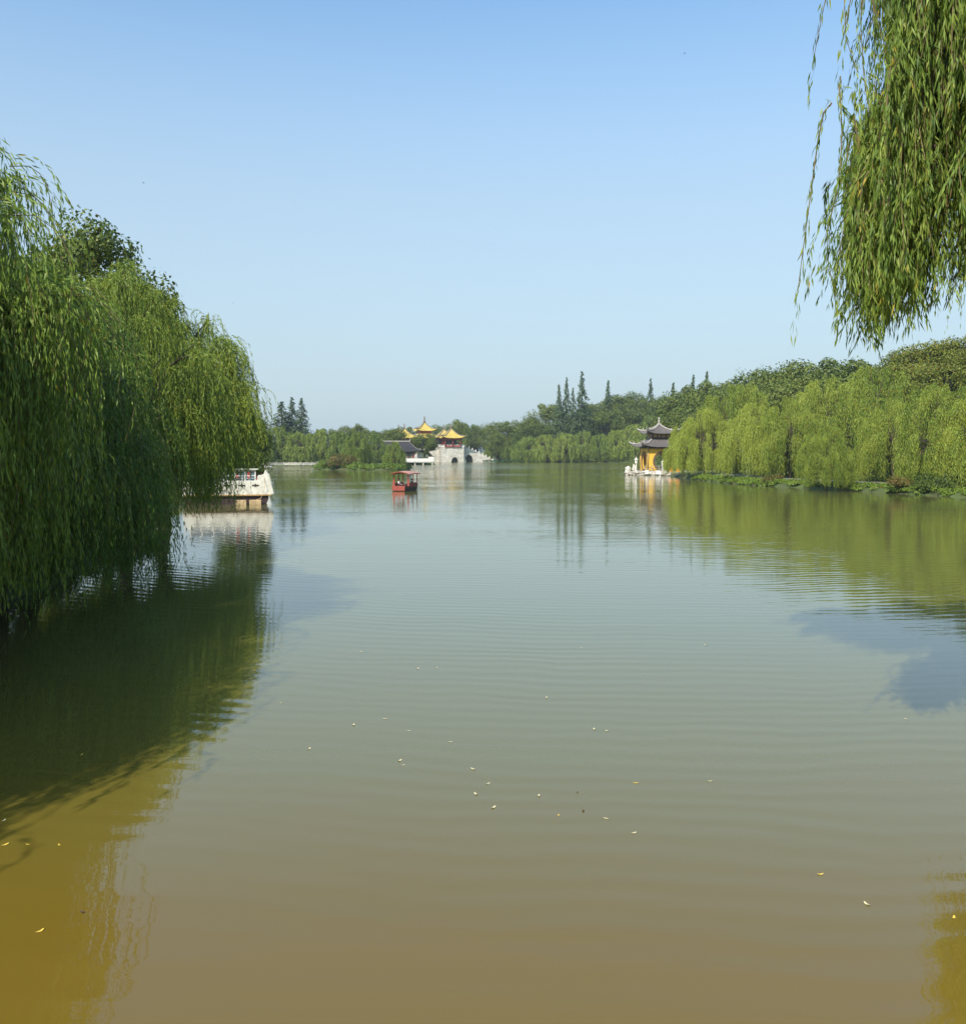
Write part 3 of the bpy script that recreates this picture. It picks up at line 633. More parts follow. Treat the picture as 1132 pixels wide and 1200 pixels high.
def chinese_roof(parent, z, hw, hd, rise, tile, ridge_mat, ridge=0, upturn=.5, ext=.12, neck=0, rr=.13, name='roof', finial=0, fin_mat=None, thick=.22):
    mb, cs = roof_mesh(hw, hd, rise, ridge, upturn, ext, neck)
    ro = mb.build(name, tile, parent, loc=(0, 0, z), smooth=True)
    sol = ro.modifiers.new('thick', 'SOLIDIFY'); sol.thickness = thick; sol.offset = 1
    rb = MB()
    for c_ in cs:
        tip = c_[-1] + (c_[-1] - c_[-2]) * .5 + Vector((0, 0, rr * 1.5))
        rb.tube(c_ + [tip], [rr] * len(c_) + [rr * .45], 6)
        k = c_[-3]; rb.tube([k, k + Vector((0, 0, rr * 3.2))], [rr * 1.2, rr * .5], 5)
    if ridge or neck:
        x = ridge + neck; rb.box(-x, x, -rr, rr, rise - rr, rise + rr * 3)
        if ridge:
            for s in (-1, 1): rb.tube([(s * x, 0, rise), (s * (x + rr * 2), 0, rise + rr * 5), (s * (x + rr), 0, rise + rr * 8)], [rr * 1.3, rr, rr * .5], 6)
    o = rb.build('ridge', ridge_mat, ro)
    if finial:
        f = finial
        MB().lathe([(f * .22, -f * .1), (f * .2, f * .12), (f * .09, f * .2), (f * .17, f * .36), (f * .17, f * .46), (f * .08, f * .55), (f * .14, f * .68), (f * .14, f * .8), (f * .05, f * .88), (f * .01, f)]).build('finial', fin_mat or ridge_mat, ro, loc=(0, 0, rise), smooth=True)
    return ro

# ------------------------------------------------------------------ stone bridge with five pavilions
BR = empty('stone_bridge', (X(497.5, 424), 424, 0), math.atan2(3.5, 12), 'white stone arched bridge crossing the far end of the lake', 'bridge')
DK = 6.7
def arch_wall(name, x0, w, h, arches, y0, y1, parent, mat, top=None, base=-.6):
    mb = MB(); mb.prism_xz(arch_outline(w, h, arches, base, top), y0, y1); o = mb.build(name, mat, parent, loc=(x0, 0, 0)); return o
arch_wall('bridge_body', -13.5, 27, DK - .02, [(13.5, 3.6, 5.2)], -4.2, 4.2, BR, M['white_stone'])
for sx in (-1, 1):
    for sy in (-1, 1):
        w = 10.4; cx = sx * 10.6
        ya, yb = (-9.6, -4.203) if sy < 0 else (4.203, 9.6)
        arch_wall('pier', cx - w / 2, w, DK, [(w * .6, 1.75, 2.9)], ya, yb, BR, M['white_stone'])
# ramps
for sx in (-1, 1):
    w = 14.5; n = 9
    top = [(0, DK - .4)] + [(w * (i / n), (DK - .4) * (1 - (i / n) ** 1.25) + .9) for i in range(1, n + 1)]
    top[0] = (0, DK + .3)
    arches = [(3.2, 2.2, 3.9)]
    if sx < 0: top = [(w - a, z) for a, z in reversed(top)]; arches = [(w - 3.2, 2.2, 3.9)]
    x0 = 15.803 if sx > 0 else -15.803 - w
    for ya, yb in ((-6.4, -6.0), (6.0, 6.4)):
        arch_wall('ramp_wall', x0, w, 0, arches, ya, yb, BR, M['white_stone'], top)
    ftop = [(a, z - .9) for a, z in top]
    arch_wall('ramp_steps', x0, w, 0, arches, -5.997, 5.997, BR, M['pale_stone'], ftop)
    for a, z in top:
        for y in (-6.2, 6.2): MB().box(x0 + a - .18, x0 + a + .18, y - .22, y + .22, z - .2, z + .75).build('railing_post', M['white_paint'], BR)
def balustrade(parent, pts, z, mat, h=1.05, name='balustrade', spacing=1.6):
    mb = MB()
    for (x0, y0), (x1, y1) in zip(pts, pts[1:]):
        a = Vector((x0, y0, 0)); b_ = Vector((x1, y1, 0)); L_ = (b_ - a).length; n = max(1, round(L_ / spacing)); ang = math.atan2(y1 - y0, x1 - x0)
        mt = Matrix.Translation((x0, y0, z)) @ Matrix.Rotation(ang, 4, 'Z')
        for i in range(n + 1):
            mb.box(i * L_ / n - .11, i * L_ / n + .11, -.11, .11, 0, h + .15, mt)
        mb.box(.11, L_ - .11, -.07, .07, h - .16, h - .02, mt); mb.box(.11, L_ - .11, -.045, .045, .05, h * .62, mt)
    return mb.build(name, mat, parent)
for sx in (-1, 1):
    c0 = sx * 10.6
    balustrade(BR, [(c0 - 5.4, -4.6), (c0 - 5.4, -9.4), (c0 + 5.4, -9.4), (c0 + 5.4, -4.6)], DK, M['white_paint'])
def column_ring(parent, hw, h, z, mat, r=.2, n=3, name='column'):
    for i in range(n):
        for j in range(n):
            if 0 < i < n - 1 and 0 < j < n - 1: continue
            x = -hw + 2 * hw * i / (n - 1); y = -hw + 2 * hw * j / (n - 1)
            MB().tube([(x, y, z), (x, y, z + h)], [r * 1.1, r], 8).build(name, mat, parent, smooth=True)
def bridge_pavilion(x, y, label, double=False, eave=4.9, rise=4.4, s=1.0):
    P0 = Matrix.Translation(BR.location) @ Matrix.Rotation(BR.rotation_euler.z, 4, 'Z')
    w = P0 @ Vector((x, y, DK + .01))
    e = empty('bridge_pavilion', w, BR.rotation_euler.z, label, 'pavilion', 'yellow roofed pavilions on the bridge')
    hc = 3.9 * s
    column_ring(e, 3.5 * s, hc, 0, M['red_wood'], .22, 3)
    lat = MB()
    for q in range(4):
        mt = Matrix.Rotation(q * math.pi / 2, 4, 'Z')
        lat.box(-3.5 * s, 3.5 * s, -3.55 * s, -3.4 * s, hc - .7, hc + .25, mt)
        lat.box(-3.2 * s, 3.2 * s, -3.53 * s, -3.44 * s, .1, .75, mt)
    lat.build('beams', M['red_wood'], e)
    cor = MB().box(-2.1 * s, 2.1 * s, -2.1 * s, 2.1 * s, 0, hc - .05); cor.build('inner_screen', M['dark_wood'], e)
    if not double:
        chinese_roof(e, hc + .2, eave * s, eave * s, rise * s, M['yellow_tile'], M['ridge_grey'], 0, .95, .14, 0, .2, finial=2.0, fin_mat=M['ridge_grey'])
    else:
        chinese_roof(e, hc + .2, 5.2 * s, 5.2 * s, 2.0 * s, M['yellow_tile'], M['ridge_grey'], 0, .9, .14, 2.6, .2, name='lower_roof')
        MB().box(-2.6, 2.6, -2.6, 2.6, hc + 2.0, hc + 3.5).build('upper_storey', M['red_wood'], e)
        chinese_roof(e, hc + 3.3, 3.9 * s, 3.9 * s, 3.9 * s, M['yellow_tile'], M['ridge_grey'], 0, .9, .14, 0, .2, name='upper_roof', finial=2.6, fin_mat=M['ridge_grey'])
    return e
bridge_pavilion(10.6, -6.6, 'yellow roofed pavilion on the bright stone pier, the right-hand one facing the lake')
bridge_pavilion(10.6, 6.6, 'yellow roofed pavilion partly hidden behind the right front one on the bridge')
bridge_pavilion(0, 0, 'central taller pavilion with two tiers of yellow roof on the bridge', True, s=1.05)
bridge_pavilion(-10.6, -6.6, 'front left yellow roofed pavilion of the bridge, half behind trees')
bridge_pavilion(-10.6, 6.6, 'rear left pavilion of the bridge of which little more than the finial shows')

# ------------------------------------------------------------------ dark roofed hall on its terrace
HA = empty('lakeside_hall', (X(464, 338), 338, .9), rad(4), 'long dark roofed hall on a white railed terrace left of the bridge', 'hall')
MB().box(-6.6, 6.6, -3, 3, 0, 3.9).build('wall', M['dark_wood'], HA)
for i in range(8):
    x = -6.4 + i * 12.8 / 7; MB().tube([(x, -3.4, 0), (x, -3.4, 3.7)], .14, 7).build('column', M['red_wood'] if i % 2 else M['dark_wood'], HA)
for i in range(7):
    x = -6.4 + (i + .5) * 12.8 / 7
    w = MB().box(x - .65, x + .65, -3.08, -2.98, .8, 3.1).build('window', M['glass'], HA)
    fr = MB()
    for dx in (-.68, -.22, .22, .6): fr.box(x + dx, x + dx + .08, -3.14, -3.083, .75, 3.15)
    fr.box(x - .68, x + .68, -3.16, -3.143, 1.9, 1.98); fr.build('frame', M['tan_trim'], w)
chinese_roof(HA, 3.7, 9.2, 4.6, 3.6, M['dark_tile'], M['ridge_pale'], 4.8, .8, .1, 0, .16)
rf = MB()
TE = empty('lake_terrace', (X(488, 332), 332, 0), rad(2), 'white railed stone terrace standing over the water in front of the hall', 'terrace')
MB().box(-6.3, 6.3, -1.6, 3.5, .95, 1.35).build('slab', M['pale_stone'], TE)
for x in (-5.8, -3.4, -.5, 2.4, 5.6): MB().box(x - .22, x + .22, -1.35, -.9, -.8, .95).build('pillar', M['pale_stone'], TE)
mb = MB()
mb.box(-6.2, 6.2, -1.5, -1.3, 1.35, 2.25); mb.box(-6.3, 6.3, -1.6, -1.2, 2.25, 2.4)
mb.build('parapet', M['white_paint'], TE)
MB().box(4.2, 6.25, -1.1, 3.3, 1.351, 3.0).build('end_wall', M['white_paint'], TE)
MB().box(4.0, 6.45, -1.3, 3.5, 3.0, 3.15).build('wall_cap', M['ridge_grey'], TE)
# low walkway at the far left
WK = empty('zigzag_walkway', (X(345, 306), 306, 0), 0, 'low zigzag walkway with pale rails at the far-left waterline', 'walkway')
zz = [(-15, 2), (-8, 0), (-4, 3), (2, 1), (7, 3), (13, 1)]
dk = MB()
for (x0, y0), (x1, y1) in zip(zz, zz[1:]):
    L_ = math.hypot(x1 - x0, y1 - y0); mt = Matrix.Translation((x0, y0, 0)) @ Matrix.Rotation(math.atan2(y1 - y0, x1 - x0), 4, 'Z'); dk.box(0, L_, -.8, .8, .35, .55 + .003 * x0 / 15, mt)
    dk.box(.4, .7, -.5, .5, -1, .35, mt)
dk.build('deck', M['pale_stone'], WK); balustrade(WK, [(x, y - .7) for x, y in zz], .55, M['pale_stone'], .7, 'railing', 2.0)

# ------------------------------------------------------------------ grey roofed pavilion on its rocky spit
PX, PY = X(773.5, 195), 196.5
PV = empty('moon_gate_pavilion', (PX, PY, .85), rad(5), 'two-tiered grey roofed pavilion with yellow walls and round gates on the right-hand spit', 'pavilion')
hw = 3.1
def ring_gate_wall(parent, q, R, zc, h, hw, mat, thick=.32):
    """square wall face with a round opening, built as a ring-to-rectangle sheet with thickness"""
    mt = Matrix.Rotation(q * math.pi / 2, 4, 'Z'); n = 48; y0 = -hw; y1 = -hw + thick
    bm = MB(); W = hw - (thick if q % 2 else 0) - .003 * (q % 2)
    def outer(a):
        c_, s_ = math.cos(a), math.sin(a); k = 1e9
        if c_: k = min(k, W / abs(c_))
        if s_ > 0: k = min(k, (h - zc) / s_)
        if s_ < 0: k = min(k, zc / -s_)
        return k * c_, zc + k * s_
    an = [2 * math.pi * i / n for i in range(n)]
    for z_c in ((math.atan2(h - zc, W)), math.pi - math.atan2(h - zc, W), math.pi + math.atan2(zc, W), 2 * math.pi - math.atan2(zc, W)): an.append(z_c)
    an = sorted(set(an)); m = len(an)
    def ring(y, f): return [bm.bm.verts.new(mt @ Vector((f(a)[0], y, f(a)[1]))) for a in an]
    inner = lambda a: (R * math.cos(a), zc + R * math.sin(a))
    oi, oo, bi, bo = ring(y0, inner), ring(y0, outer), ring(y1, inner), ring(y1, outer)
    for i in range(m):
        j = (i + 1) % m
        bm.face([oi[i], oo[i], oo[j], oi[j]]); bm.face([bi[j], bo[j], bo[i], bi[i]]); bm.face([oi[j], bi[j], bi[i], oi[i]]); bm.face([oo[i], bo[i], bo[j], oo[j]])
    o = bm.build('wall', mat, parent)
    rm = MB(); K = 40
    for k in range(K):
        a0, a1 = 2 * math.pi * k / K, 2 * math.pi * (k + .93) / K
        vs = []
        for y in (y0 - .06, y0 + .1):
            for r, a in ((R - .02, a0), (R + .32, a0), (R + .32, a1), (R - .02, a1)):
                vs.append(rm.bm.verts.new(mt @ Vector((r * math.cos(a), y, zc + r * math.sin(a)))))
        for f in ((0, 1, 2, 3), (7, 6, 5, 4), (0, 4, 5, 1), (1, 5, 6, 2), (2, 6, 7, 3), (3, 7, 4, 0)): rm.face([vs[i] for i in f])
    rm.build('gate_rim', M['brick'], o)
for q in range(4): ring_gate_wall(PV, q, 1.75, 1.95, 4.9, hw, M['yellow_wall'])
for sx in (-1, 1):
    for sy in (-1, 1): MB().tube([(sx * hw, sy * hw, 0), (sx * hw, sy * hw, 4.9)], .16, 8).build('column', M['tan_trim'], PV, smooth=True)
bm_ = MB()
for q in range(4): bm_.box(-hw, hw, -hw - .12, -hw + .35, 4.55 + .004 * q, 5.05 + .004 * q, Matrix.Rotation(q * math.pi / 2, 4, 'Z'))
bm_.build('beams', M['dark_wood'], PV)
chinese_roof(PV, 5.0, 4.3, 4.3, 1.4, M['grey_tile'], M['ridge_pale'], 0, .75, .14, 2.2, .17, name='lower_roof')
up = MB().box(-1.95, 1.95, -1.95, 1.95, 6.2, 7.9).build('upper_storey', M['dark_wood'], PV)
for q in range(4):
    for k in range(4):
        x = -1.7 + k * .9; f = MB().box(x, x + .7, -2.03, -1.97, 6.9, 7.6, Matrix.Rotation(q * math.pi / 2, 4, 'Z')).build('lattice', M['tan_trim'], up)
chinese_roof(PV, 7.75, 3.05, 3.05, 1.9, M['grey_tile'], M['ridge_pale'], 0, .75, .15, 0, .17, name='upper_roof', finial=1.5, fin_mat=M['ridge_pale'])
# paved platform and railing beside it
PF = empty('stone_platform', (PX, PY, 0), rad(-13), 'pale stone platform under the grey roofed pavilion', 'platform')
MB().prism_xz([(-4.6, -.8), (6.5, -.8), (6.5, .82), (-4.4, .82), (-4.6, .5)], -4.4, 4.6).build('paving', M['pale_stone'], PF, bevel=.05)
mb = MB()
for z in (.5, 1.05): mb.box(-2.6, 1.6, -4.2, -4.12, .82 + z - .06, .82 + z)
for x in (-2.6, -1.2, .2, 1.55): mb.box(x, x + .1, -4.22, -4.1, .82, 1.95)
rlo = mb.build('low_railing', M['ridge_pale'], None, loc=(PX, PY, 0), rz=rad(-13)); tag(rlo, 'low pale railing in front of the round gate of the grey roofed pavilion', 'railing')
def rock(name, x, y, z, sx, sy, sz, mat, label, seed, cat='rock', group=None):
    bm = bmesh.new(); bmesh.ops.create_icosphere(bm, subdivisions=3, radius=1)
    rr = random.Random(seed); ph = [rr.uniform(0, 6) for _ in range(6)]
    for v in bm.verts:
        p_ = v.co; k = 1 + .22 * math.sin(p_.x * 3.1 + ph[0]) * math.cos(p_.y * 3.7 + ph[1]) + .16 * math.sin(p_.z * 6 + ph[2] + p_.x * 4) + .1 * math.sin(p_.y * 11 + ph[3]) * math.cos(p_.z * 9 + ph[4])
        v.co = Vector((p_.x * sx, p_.y * sy, p_.z * sz)) * k
    me = bpy.data.meshes.new(name); bm.to_mesh(me); bm.free()
    o = link(name, me, None, [mat]); o.location = (x, y, z); o.rotation_euler = (0, 0, rr.uniform(0, 3)); return tag(o, label, cat, group)
rk = [(737, 192, .9, .8, .5, 'rock', 'low shore rock at the tip of the pavilion spit, left of the others'), (742.5, 191.5, 1.1, .9, .55, 'rock', 'second shore rock from the tip of the spit'),
      (750, 190.8, 1.3, 1, .5, 'rock', 'third shore rock, below the yellow wall'), (758, 190.3, 1.5, 1.1, .65, 'white_rock', 'broad pale shore rock in front of the yellow wall'),
      (767, 189.7, 1.6, 1, .7, 'rock', 'shore rock under the low railing'), (774, 188.8, 1.3, 1, .6, 'white_rock', 'pale shore rock at the foot of the white standing post'),
      (783, 187, 1.5, 1.1, .8, 'rock', 'rock right of the standing post on the bank'), (791, 184.5, 1.4, 1.1, .7, 'rock', 'rock near the little orange walled gate'),
      (799, 180, 1.2, 1, .6, 'rock', 'rightmost of the spit rocks, where grass begins')]
for i, (u, Y, a, b_, c_, mt, lab) in enumerate(rk): rock('shore_rock', X(u, Y), Y, .25, a, b_, c_, M[mt], lab, 100 + i, 'rock', 'rocks round the pavilion spit')
rock('garden_rock', X(736, 193.5), 193.5, 1.0, .5, .45, .75, M['white_rock'], 'small white upright rock at the very tip of the spit', 140, 'rock')
rock('garden_rock', X(743.5, 193), 193, 1.1, .55, .4, .95, M['white_rock'], 'slanting pale rock between the tip rock and the yellow wall', 141, 'rock')
def lantern(u, Y, h, label, z0=.7):
    e = empty('stone_lantern', (X(u, Y), Y, z0), .3, label, 'stone lantern')
    MB().lathe([(.34, 0), (.32, .2), (.17, .3), (.14, h * .55), (.2, h * .58)], n=8).build('post', M['white_rock'], e)
    MB().lathe([(.26, h * .58), (.3, h * .66), (.3, h * .78), (.25, h * .82)], n=6).build('lamp_house', M['white_rock'], e)
    MB().lathe([(.45, h * .82), (.2, h * .92), (.1, h * .95), (.12, h), (.02, h * 1.04)], n=6).build('cap', M['white_rock'], e)
lantern(745.6, 192.2, 2.9, 'white stone lantern left of the yellow wall')
lantern(777, 189.6, 2.7, 'white stone lantern right of the low railing', .4)
GW = empty('small_yellow_gate', (X(793.5, 182), 184.5, .7), rad(-8), 'low orange yellow walled gate half hidden under the willow right of the pavilion', 'gate')
MB().prism_xz(arch_outline(2.2, 1.7, [(1.1, .38, 1.15)]), -.2, .2).build('wall', M['orange_paint'], GW, loc=(-1.1, 0, 0))
mb, cs = roof_mesh(1.35, .55, .5, .5, .12); mb.build('roof', M['dark_tile'], GW, loc=(0, 0, 1.7))

# path along right bank
i0, i1 = iR0, iR1
pm = MB(); prev = None
A = [Vector((*LAKE[i], 0)) for i in range(i0, i1 + 1)]
for k in range(len(A)):
    d = (A[min(k + 1, len(A) - 1)] - A[max(k - 1, 0)]).normalized(); nrm = Vector((d.y, -d.x, 0)) * -1
    if sdist([((A[k] + nrm).x, (A[k] + nrm).y)])[0] < 0: nrm = -nrm
    a, b_ = A[k] + nrm * 3.2, A[k] + nrm * 5.2
    cur = [pm.bm.verts.new((q.x, q.y, zz)) for q, zz in ((a, .6), (a, 1.02), (b_, 1.02), (b_, .6))]
    if prev:
        for j in range(3): pm.face([prev[j], prev[j + 1], cur[j + 1], cur[j]])
    prev = cur
tag(pm.build('bank_path', M['concrete']), kind='structure')

# ------------------------------------------------------------------ people
def skin_body(name, joints, bones, parent, mat, root=0, sub=1):
    bm = bmesh.new(); lay = bm.verts.layers.skin.verify()
    vs = []
    for i, (p, r) in enumerate(joints):
        v = bm.verts.new(p); v[lay].radius = (r, r); v[lay].use_root = (i == root); vs.append(v)
    for a, b_ in bones: bm.edges.new((vs[a], vs[b_]))
    me = bpy.data.meshes.new(name); bm.to_mesh(me); bm.free(); o = link(name, me, parent, [mat])
    m = o.modifiers.new('skin', 'SKIN'); m.use_smooth_shade = True
    s = o.modifiers.new('sub', 'SUBSURF'); s.levels = sub; s.render_levels = sub; return o
def seated_person(loc, rz, label, shirt, trousers):
    e = empty('person', loc, rz, label, 'person')
    # local: faces +y, seat at z=0
    J = [((0, 0, .08), .13), ((0, .0, .25), .12), ((0, .02, .42), .14), ((0, .04, .52), .07), ((0, .05, .60), .055), ((0, .07, .70), .1), ((0, .075, .79), .085)]
    B = [(0, 1), (1, 2), (2, 3), (3, 4), (4, 5), (5, 6)]
    for s in (-1, 1):
        k = len(J); J += [((s * .19, .03, .46), .06), ((s * .24, .1, .22), .045), ((s * .17, .32, .12), .032), ((s * .15, .40, .1), .03)]
        B += [(2, k), (k, k + 1), (k + 1, k + 2), (k + 2, k + 3)]
        for f in range(5):
            q = len(J); J += [((s * (.115 + f * .018), .44 + (.01 if f in (2, 3) else 0), .09), .009), ((s * (.115 + f * .018), .47 + (.012 if f in (2, 3) else 0), .065), .008)]; B += [(k + 3, q), (q, q + 1)]
        k = len(J); J += [((s * .1, .06, .06), .09), ((s * .13, .46, .06), .065), ((s * .13, .5, -.34), .04), ((s * .13, .62, -.4), .035)]
        B += [(0, k), (k, k + 1), (k + 1, k + 2), (k + 2, k + 3)]
    body = skin_body('body', J, B, e, M['skin'])
    skin_body('shirt', [((0, 0, .12), .155), ((0, 0, .27), .145), ((0, .02, .44), .165), ((0, .035, .51), .09), ((.2, .03, .46), .08), ((.24, .09, .27), .065), ((-.2, .03, .46), .08), ((-.24, .09, .27), .065)], [(0, 1), (1, 2), (2, 3), (2, 4), (4, 5), (2, 6), (6, 7)], e, shirt, 2)
    skin_body('trousers', [((0, 0, .08), .16)] + [((s * .1, .06, .06), .11) for s in (-1, 1)] + [((s * .13, .46, .06), .085) for s in (-1, 1)] + [((s * .13, .5, -.3), .055) for s in (-1, 1)], [(0, 1), (0, 2), (1, 3), (2, 4), (3, 5), (4, 6)], e, trousers, 0)
    bm = bmesh.new(); bmesh.ops.create_uvsphere(bm, u_segments=12, v_segments=8, radius=.118)
    for v in bm.verts:
        if v.co.y > .03 and v.co.z < .035: v.co.y *= .3
    me = bpy.data.meshes.new('hair'); bm.to_mesh(me); bm.free(); h_ = link('hair', me, e, [M['hair']]); h_.location = (0, .05, .78)
    return e

# ------------------------------------------------------------------ red boat
RB = empty('rowing_boat', (X(475.5, 116), 116, 0), rad(-13), 'small red roofed wooden boat carrying a passenger in the middle of the lake', 'boat')
def hull(mb, st, z0=-.25):
    prev = None
    for y, w, h in st:
        cur = [mb.bm.verts.new(p) for p in ((-w, y, h), (-w * .92, y, .1), (-w * .7, y, z0), (w * .7, y, z0), (w * .92, y, .1), (w, y, h), (w - .07, y, h), (w * .65, y, z0 + .12), (-w * .65, y, z0 + .12), (-w + .07, y, h))]
        if prev:
            for i in range(10): mb.face([prev[i], prev[(i + 1) % 10], cur[(i + 1) % 10], cur[i]])
        else: mb.face(cur[::-1])
        prev = cur
    mb.face(prev)
mb = MB(); hull(mb, [(-2.9, .78, .62), (-2.4, .88, .56), (-1, 1.0, .5), (1, 1.0, .5), (2.2, .85, .58), (3.0, .5, .72), (3.3, .25, .8)]); mb.build('hull', M['dark_hull'], RB)
MB().prism_xz([(-.8, .08), (.8, .08), (.82, .66), (-.82, .66)], -3.02, -2.903).build('transom', M['orange'], RB)
mb = MB()
for s in (-1, 1): mb.tube([(s * .82, -2.9, .66), (s * .92, -2.4, .6), (s * 1.03, -1, .54), (s * 1.03, 1, .54), (s * .88, 2.2, .62), (s * .28, 3.3, .84)], .05, 6)
mb.build('gunwale', M['orange'], RB)
MB().box(-.72, .72, -2.6, 2.2, .14, .2).build('floor_boards', M['wood_post'], RB)
for y in (-1.9, 1.7):
    for s in (-1, 1): MB().tube([(s * .9, y, .5), (s * .9, y, 2.05)], .055, 6).build('post', M['red_wood'], RB)
for s in (-1, 1): MB().tube([(s * .95, -.1, .5), (s * .95, -.1, 2.05)], .045, 6).build('post', M['red_wood'], RB)
mb = MB(); prev = None
for i in range(13):
    x = -1.15 + 2.3 * i / 12; z = 2.36 - .26 * (x / 1.15) ** 2
    cur = [mb.bm.verts.new(p) for p in ((x, -2.35, z - .02), (x, 0, z + .05), (x, 2.2, z - .02), (x, 2.2, z - .09), (x, 0, z - .02), (x, -2.35, z - .09))]
    if prev:
        for j in range(6): mb.face([prev[j], cur[j], cur[(j + 1) % 6], prev[(j + 1) % 6]])
    else: mb.face(cur)
    prev = cur
mb.face(prev[::-1]); rfb = mb.build('canopy', M['roof_orange'], RB, smooth=False)
mb = MB()
for y in (-2.38, 2.2): mb.tube([(-1.17 + 2.34 * i / 10, y, 2.3 - .26 * ((-1.17 + 2.34 * i / 10) / 1.15) ** 2) for i in range(11)], .05, 5)
mb.tube([(-1.16, -2.35, 2.06), (-1.16, 2.2, 2.06)], .05, 5); mb.tube([(1.16, -2.35, 2.06), (1.16, 2.2, 2.06)], .05, 5); mb.build('canopy_trim', M['red_wood'], rfb)
mb = MB()
for s in (-1, 1): mb.box(s * .62 - .2, s * .62 + .2, -1.7, 1.5, .48, .54); mb.box(s * .86 - .02, s * .86 + .02, -1.7, 1.5, .54, .98)
mb.build('bench', M['orange'], RB)
MB().box(-.35, .35, -.5, .6, .62, .67).build('table', M['dark_wood'], RB)
for y, s in ((-1.9, -1), (-1.9, 1)): MB().box(s * .92 - .12, s * .92 + .12, y - .06, y + .06, .6, 1.35).build('side_panel', M['orange'], RB)
mt = Matrix.Translation(RB.location) @ Matrix.Rotation(RB.rotation_euler.z, 4, 'Z')
w = mt @ Vector((-.5, -1.25, .66)); seated_person(w, rad(-100), 'person in white shirt and dark trousers seated at the left of the red boat', M['white_cloth'], M['navy_cloth'])
w = mt @ Vector((.5, .9, .56)); seated_person(w, rad(75), 'person in dark clothes seated at the front right of the red boat', M['navy_cloth'], M['navy_cloth'])
w = Matrix.Translation((PX, PY, 0)) @ Matrix.Rotation(rad(-13), 4, 'Z') @ Vector((.9, -3.75, 1.28))
st = MB().box(-.5, .5, -.2, .2, 0, .43).build('stone_bench', M['pale_stone'], None, loc=(w.x, w.y, .83), rz=rad(-13)); tag(st, 'short stone bench beside the low pavilion railing', 'bench')
seated_person(w, rad(-200), 'person in blue grey clothes seated by the low railing of the pavilion', M['blue_cloth'], M['blue_cloth'])

# ------------------------------------------------------------------ white boat and the canopy boat
WB = empty('pleasure_boat', (X(283, 86), 86, 0), rad(13), 'large cream white moored boat with glass cabin under the left willows', 'boat')
# local x: stern (left) -> bow (right)
prof = [(-5.2, .95), (-5.0, 2.3), (1.35, 2.3), (1.4, 2.75), (1.95, 2.85), (2.1, 3.3), (2.5, 2.75), (2.85, 1.1), (2.5, .95)]
MB().prism_xz([(a, z - .15) for a, z in prof], -1.0, 1.9).build('hull', M['cream_hull'], WB, bevel=.04)
MB().prism_xz([(-5.0, -.3), (2.0, -.3), (2.35, .45), (2.35, .797), (-5.1, .797)], -.85, 1.8).build('lower_hull', M['dark_hull'], WB)
mb = MB()
for x in (-3.9, -2.6, -1.3, 0, 1.2):
    for a in range(4):
        mt = Matrix.Translation((x, -1.013, 1.72)) @ Matrix.Rotation(a * math.pi / 2, 4, 'Y')
        L_ = .3 if a % 2 == 0 else .14
        mb.box(.03, L_, -.012, .012, -.06, .06, mt)
    mb.box(x - .06, x + .06, -1.026, -1.014, 1.66, 1.78)
mb.build('hull_ornament', M['dark_wood'], WB)
MB().box(-5.1, 2.6, -1.07, -1.003, .78, .9).build('rubbing_strake', M['tan_trim'], WB)
cb = MB().box(-4.6, 1.25, -.7, 1.6, 2.16, 3.12).build('cabin', M['glass_blue'], WB)
mb = MB()
for x in (-4.6, -3.6, -2.6, -1.6, -.6, .3, 1.2): mb.box(x - .05, x + .05, -.76, -.703, 2.16, 3.12)
mb.box(-4.65, 1.27, -.75, -.704, 3.0, 3.13); mb.box(-4.6, 1.25, -.753, -.703, 2.56, 2.62); mb.build('window_frame', M['white_paint'], cb)
mb = MB()
for x in (-.38, .62): mb.box(x - .09, x + .09, -.745, -.706, 2.3, 2.95)
mb.build('red_curtain', M['red_cloth'], cb)
MB().box(-4.9, 1.5, -.95, 1.85, 3.13, 3.22).build('roof', M['white_paint'], WB, bevel=.03)
MB().tube([(2.3, -.6, 2.7), (2.4, -.6, 3.05)], .03, 5).build('bollard', M['dark_wood'], WB)
mb = MB()
for x in np.arange(-4.9, 1.3, .62): mb.box(x - .02, x + .02, -.97, -.93, 2.15, 2.58)
mb.tube([(-4.95, -.95, 2.58), (1.25, -.95, 2.58)], .025, 5); mb.tube([(-4.95, -.95, 2.37), (1.25, -.95, 2.37)], .015, 5)
mb.build('deck_railing', M['white_paint'], WB)
MB().tube([(2.0, -.98, 2.5), (2.05, -1.25, 1.6), (1.7, -1.5, .6), (1.25, -1.5, .42)], .02, 5).build('mooring_rope', M['wood_post'], WB)

for i, x in enumerate((-.1, 1.1)):
    e = MB().box(x - .45, x + .5 + .1 * i, -1.55, -1.1, -.5, .42).build('mooring_block', M['wood_post'], None, loc=tuple(WB.location), rz=rad(13), bevel=.03)
    tag(e, ('left' if i == 0 else 'right') + ' tan timber block in the water below the white boat', 'mooring block', 'timber blocks under the white boat')
CB = empty('canopy_boat', (X(296, 108), 108, 0), rad(4), 'small tour boat with white canopy and red seats behind the white boat', 'boat')
mb = MB()
MB().prism_xz([(-3, -.2), (1.7, -.2), (2.1, .7), (2.3, 1.3), (1.7, 1.2), (-3, 1.2)], -.9, .9).build('hull', M['white_paint'], CB, bevel=.04)
for x in (-2.6, -1.1, .4, 1.7):
    for y in (-.8, .8): MB().tube([(x, y, 1.2), (x, y, 3.0)], .035, 6).build('post', M['white_paint'], CB)
mb = MB(); mb.prism_xz([(-2.9, 3.0), (2.1, 3.0), (1.7, 3.22), (-.4, 3.36), (-2.5, 3.22)], -1.05, 1.05); mb.build('canopy', M['white_paint'], CB)
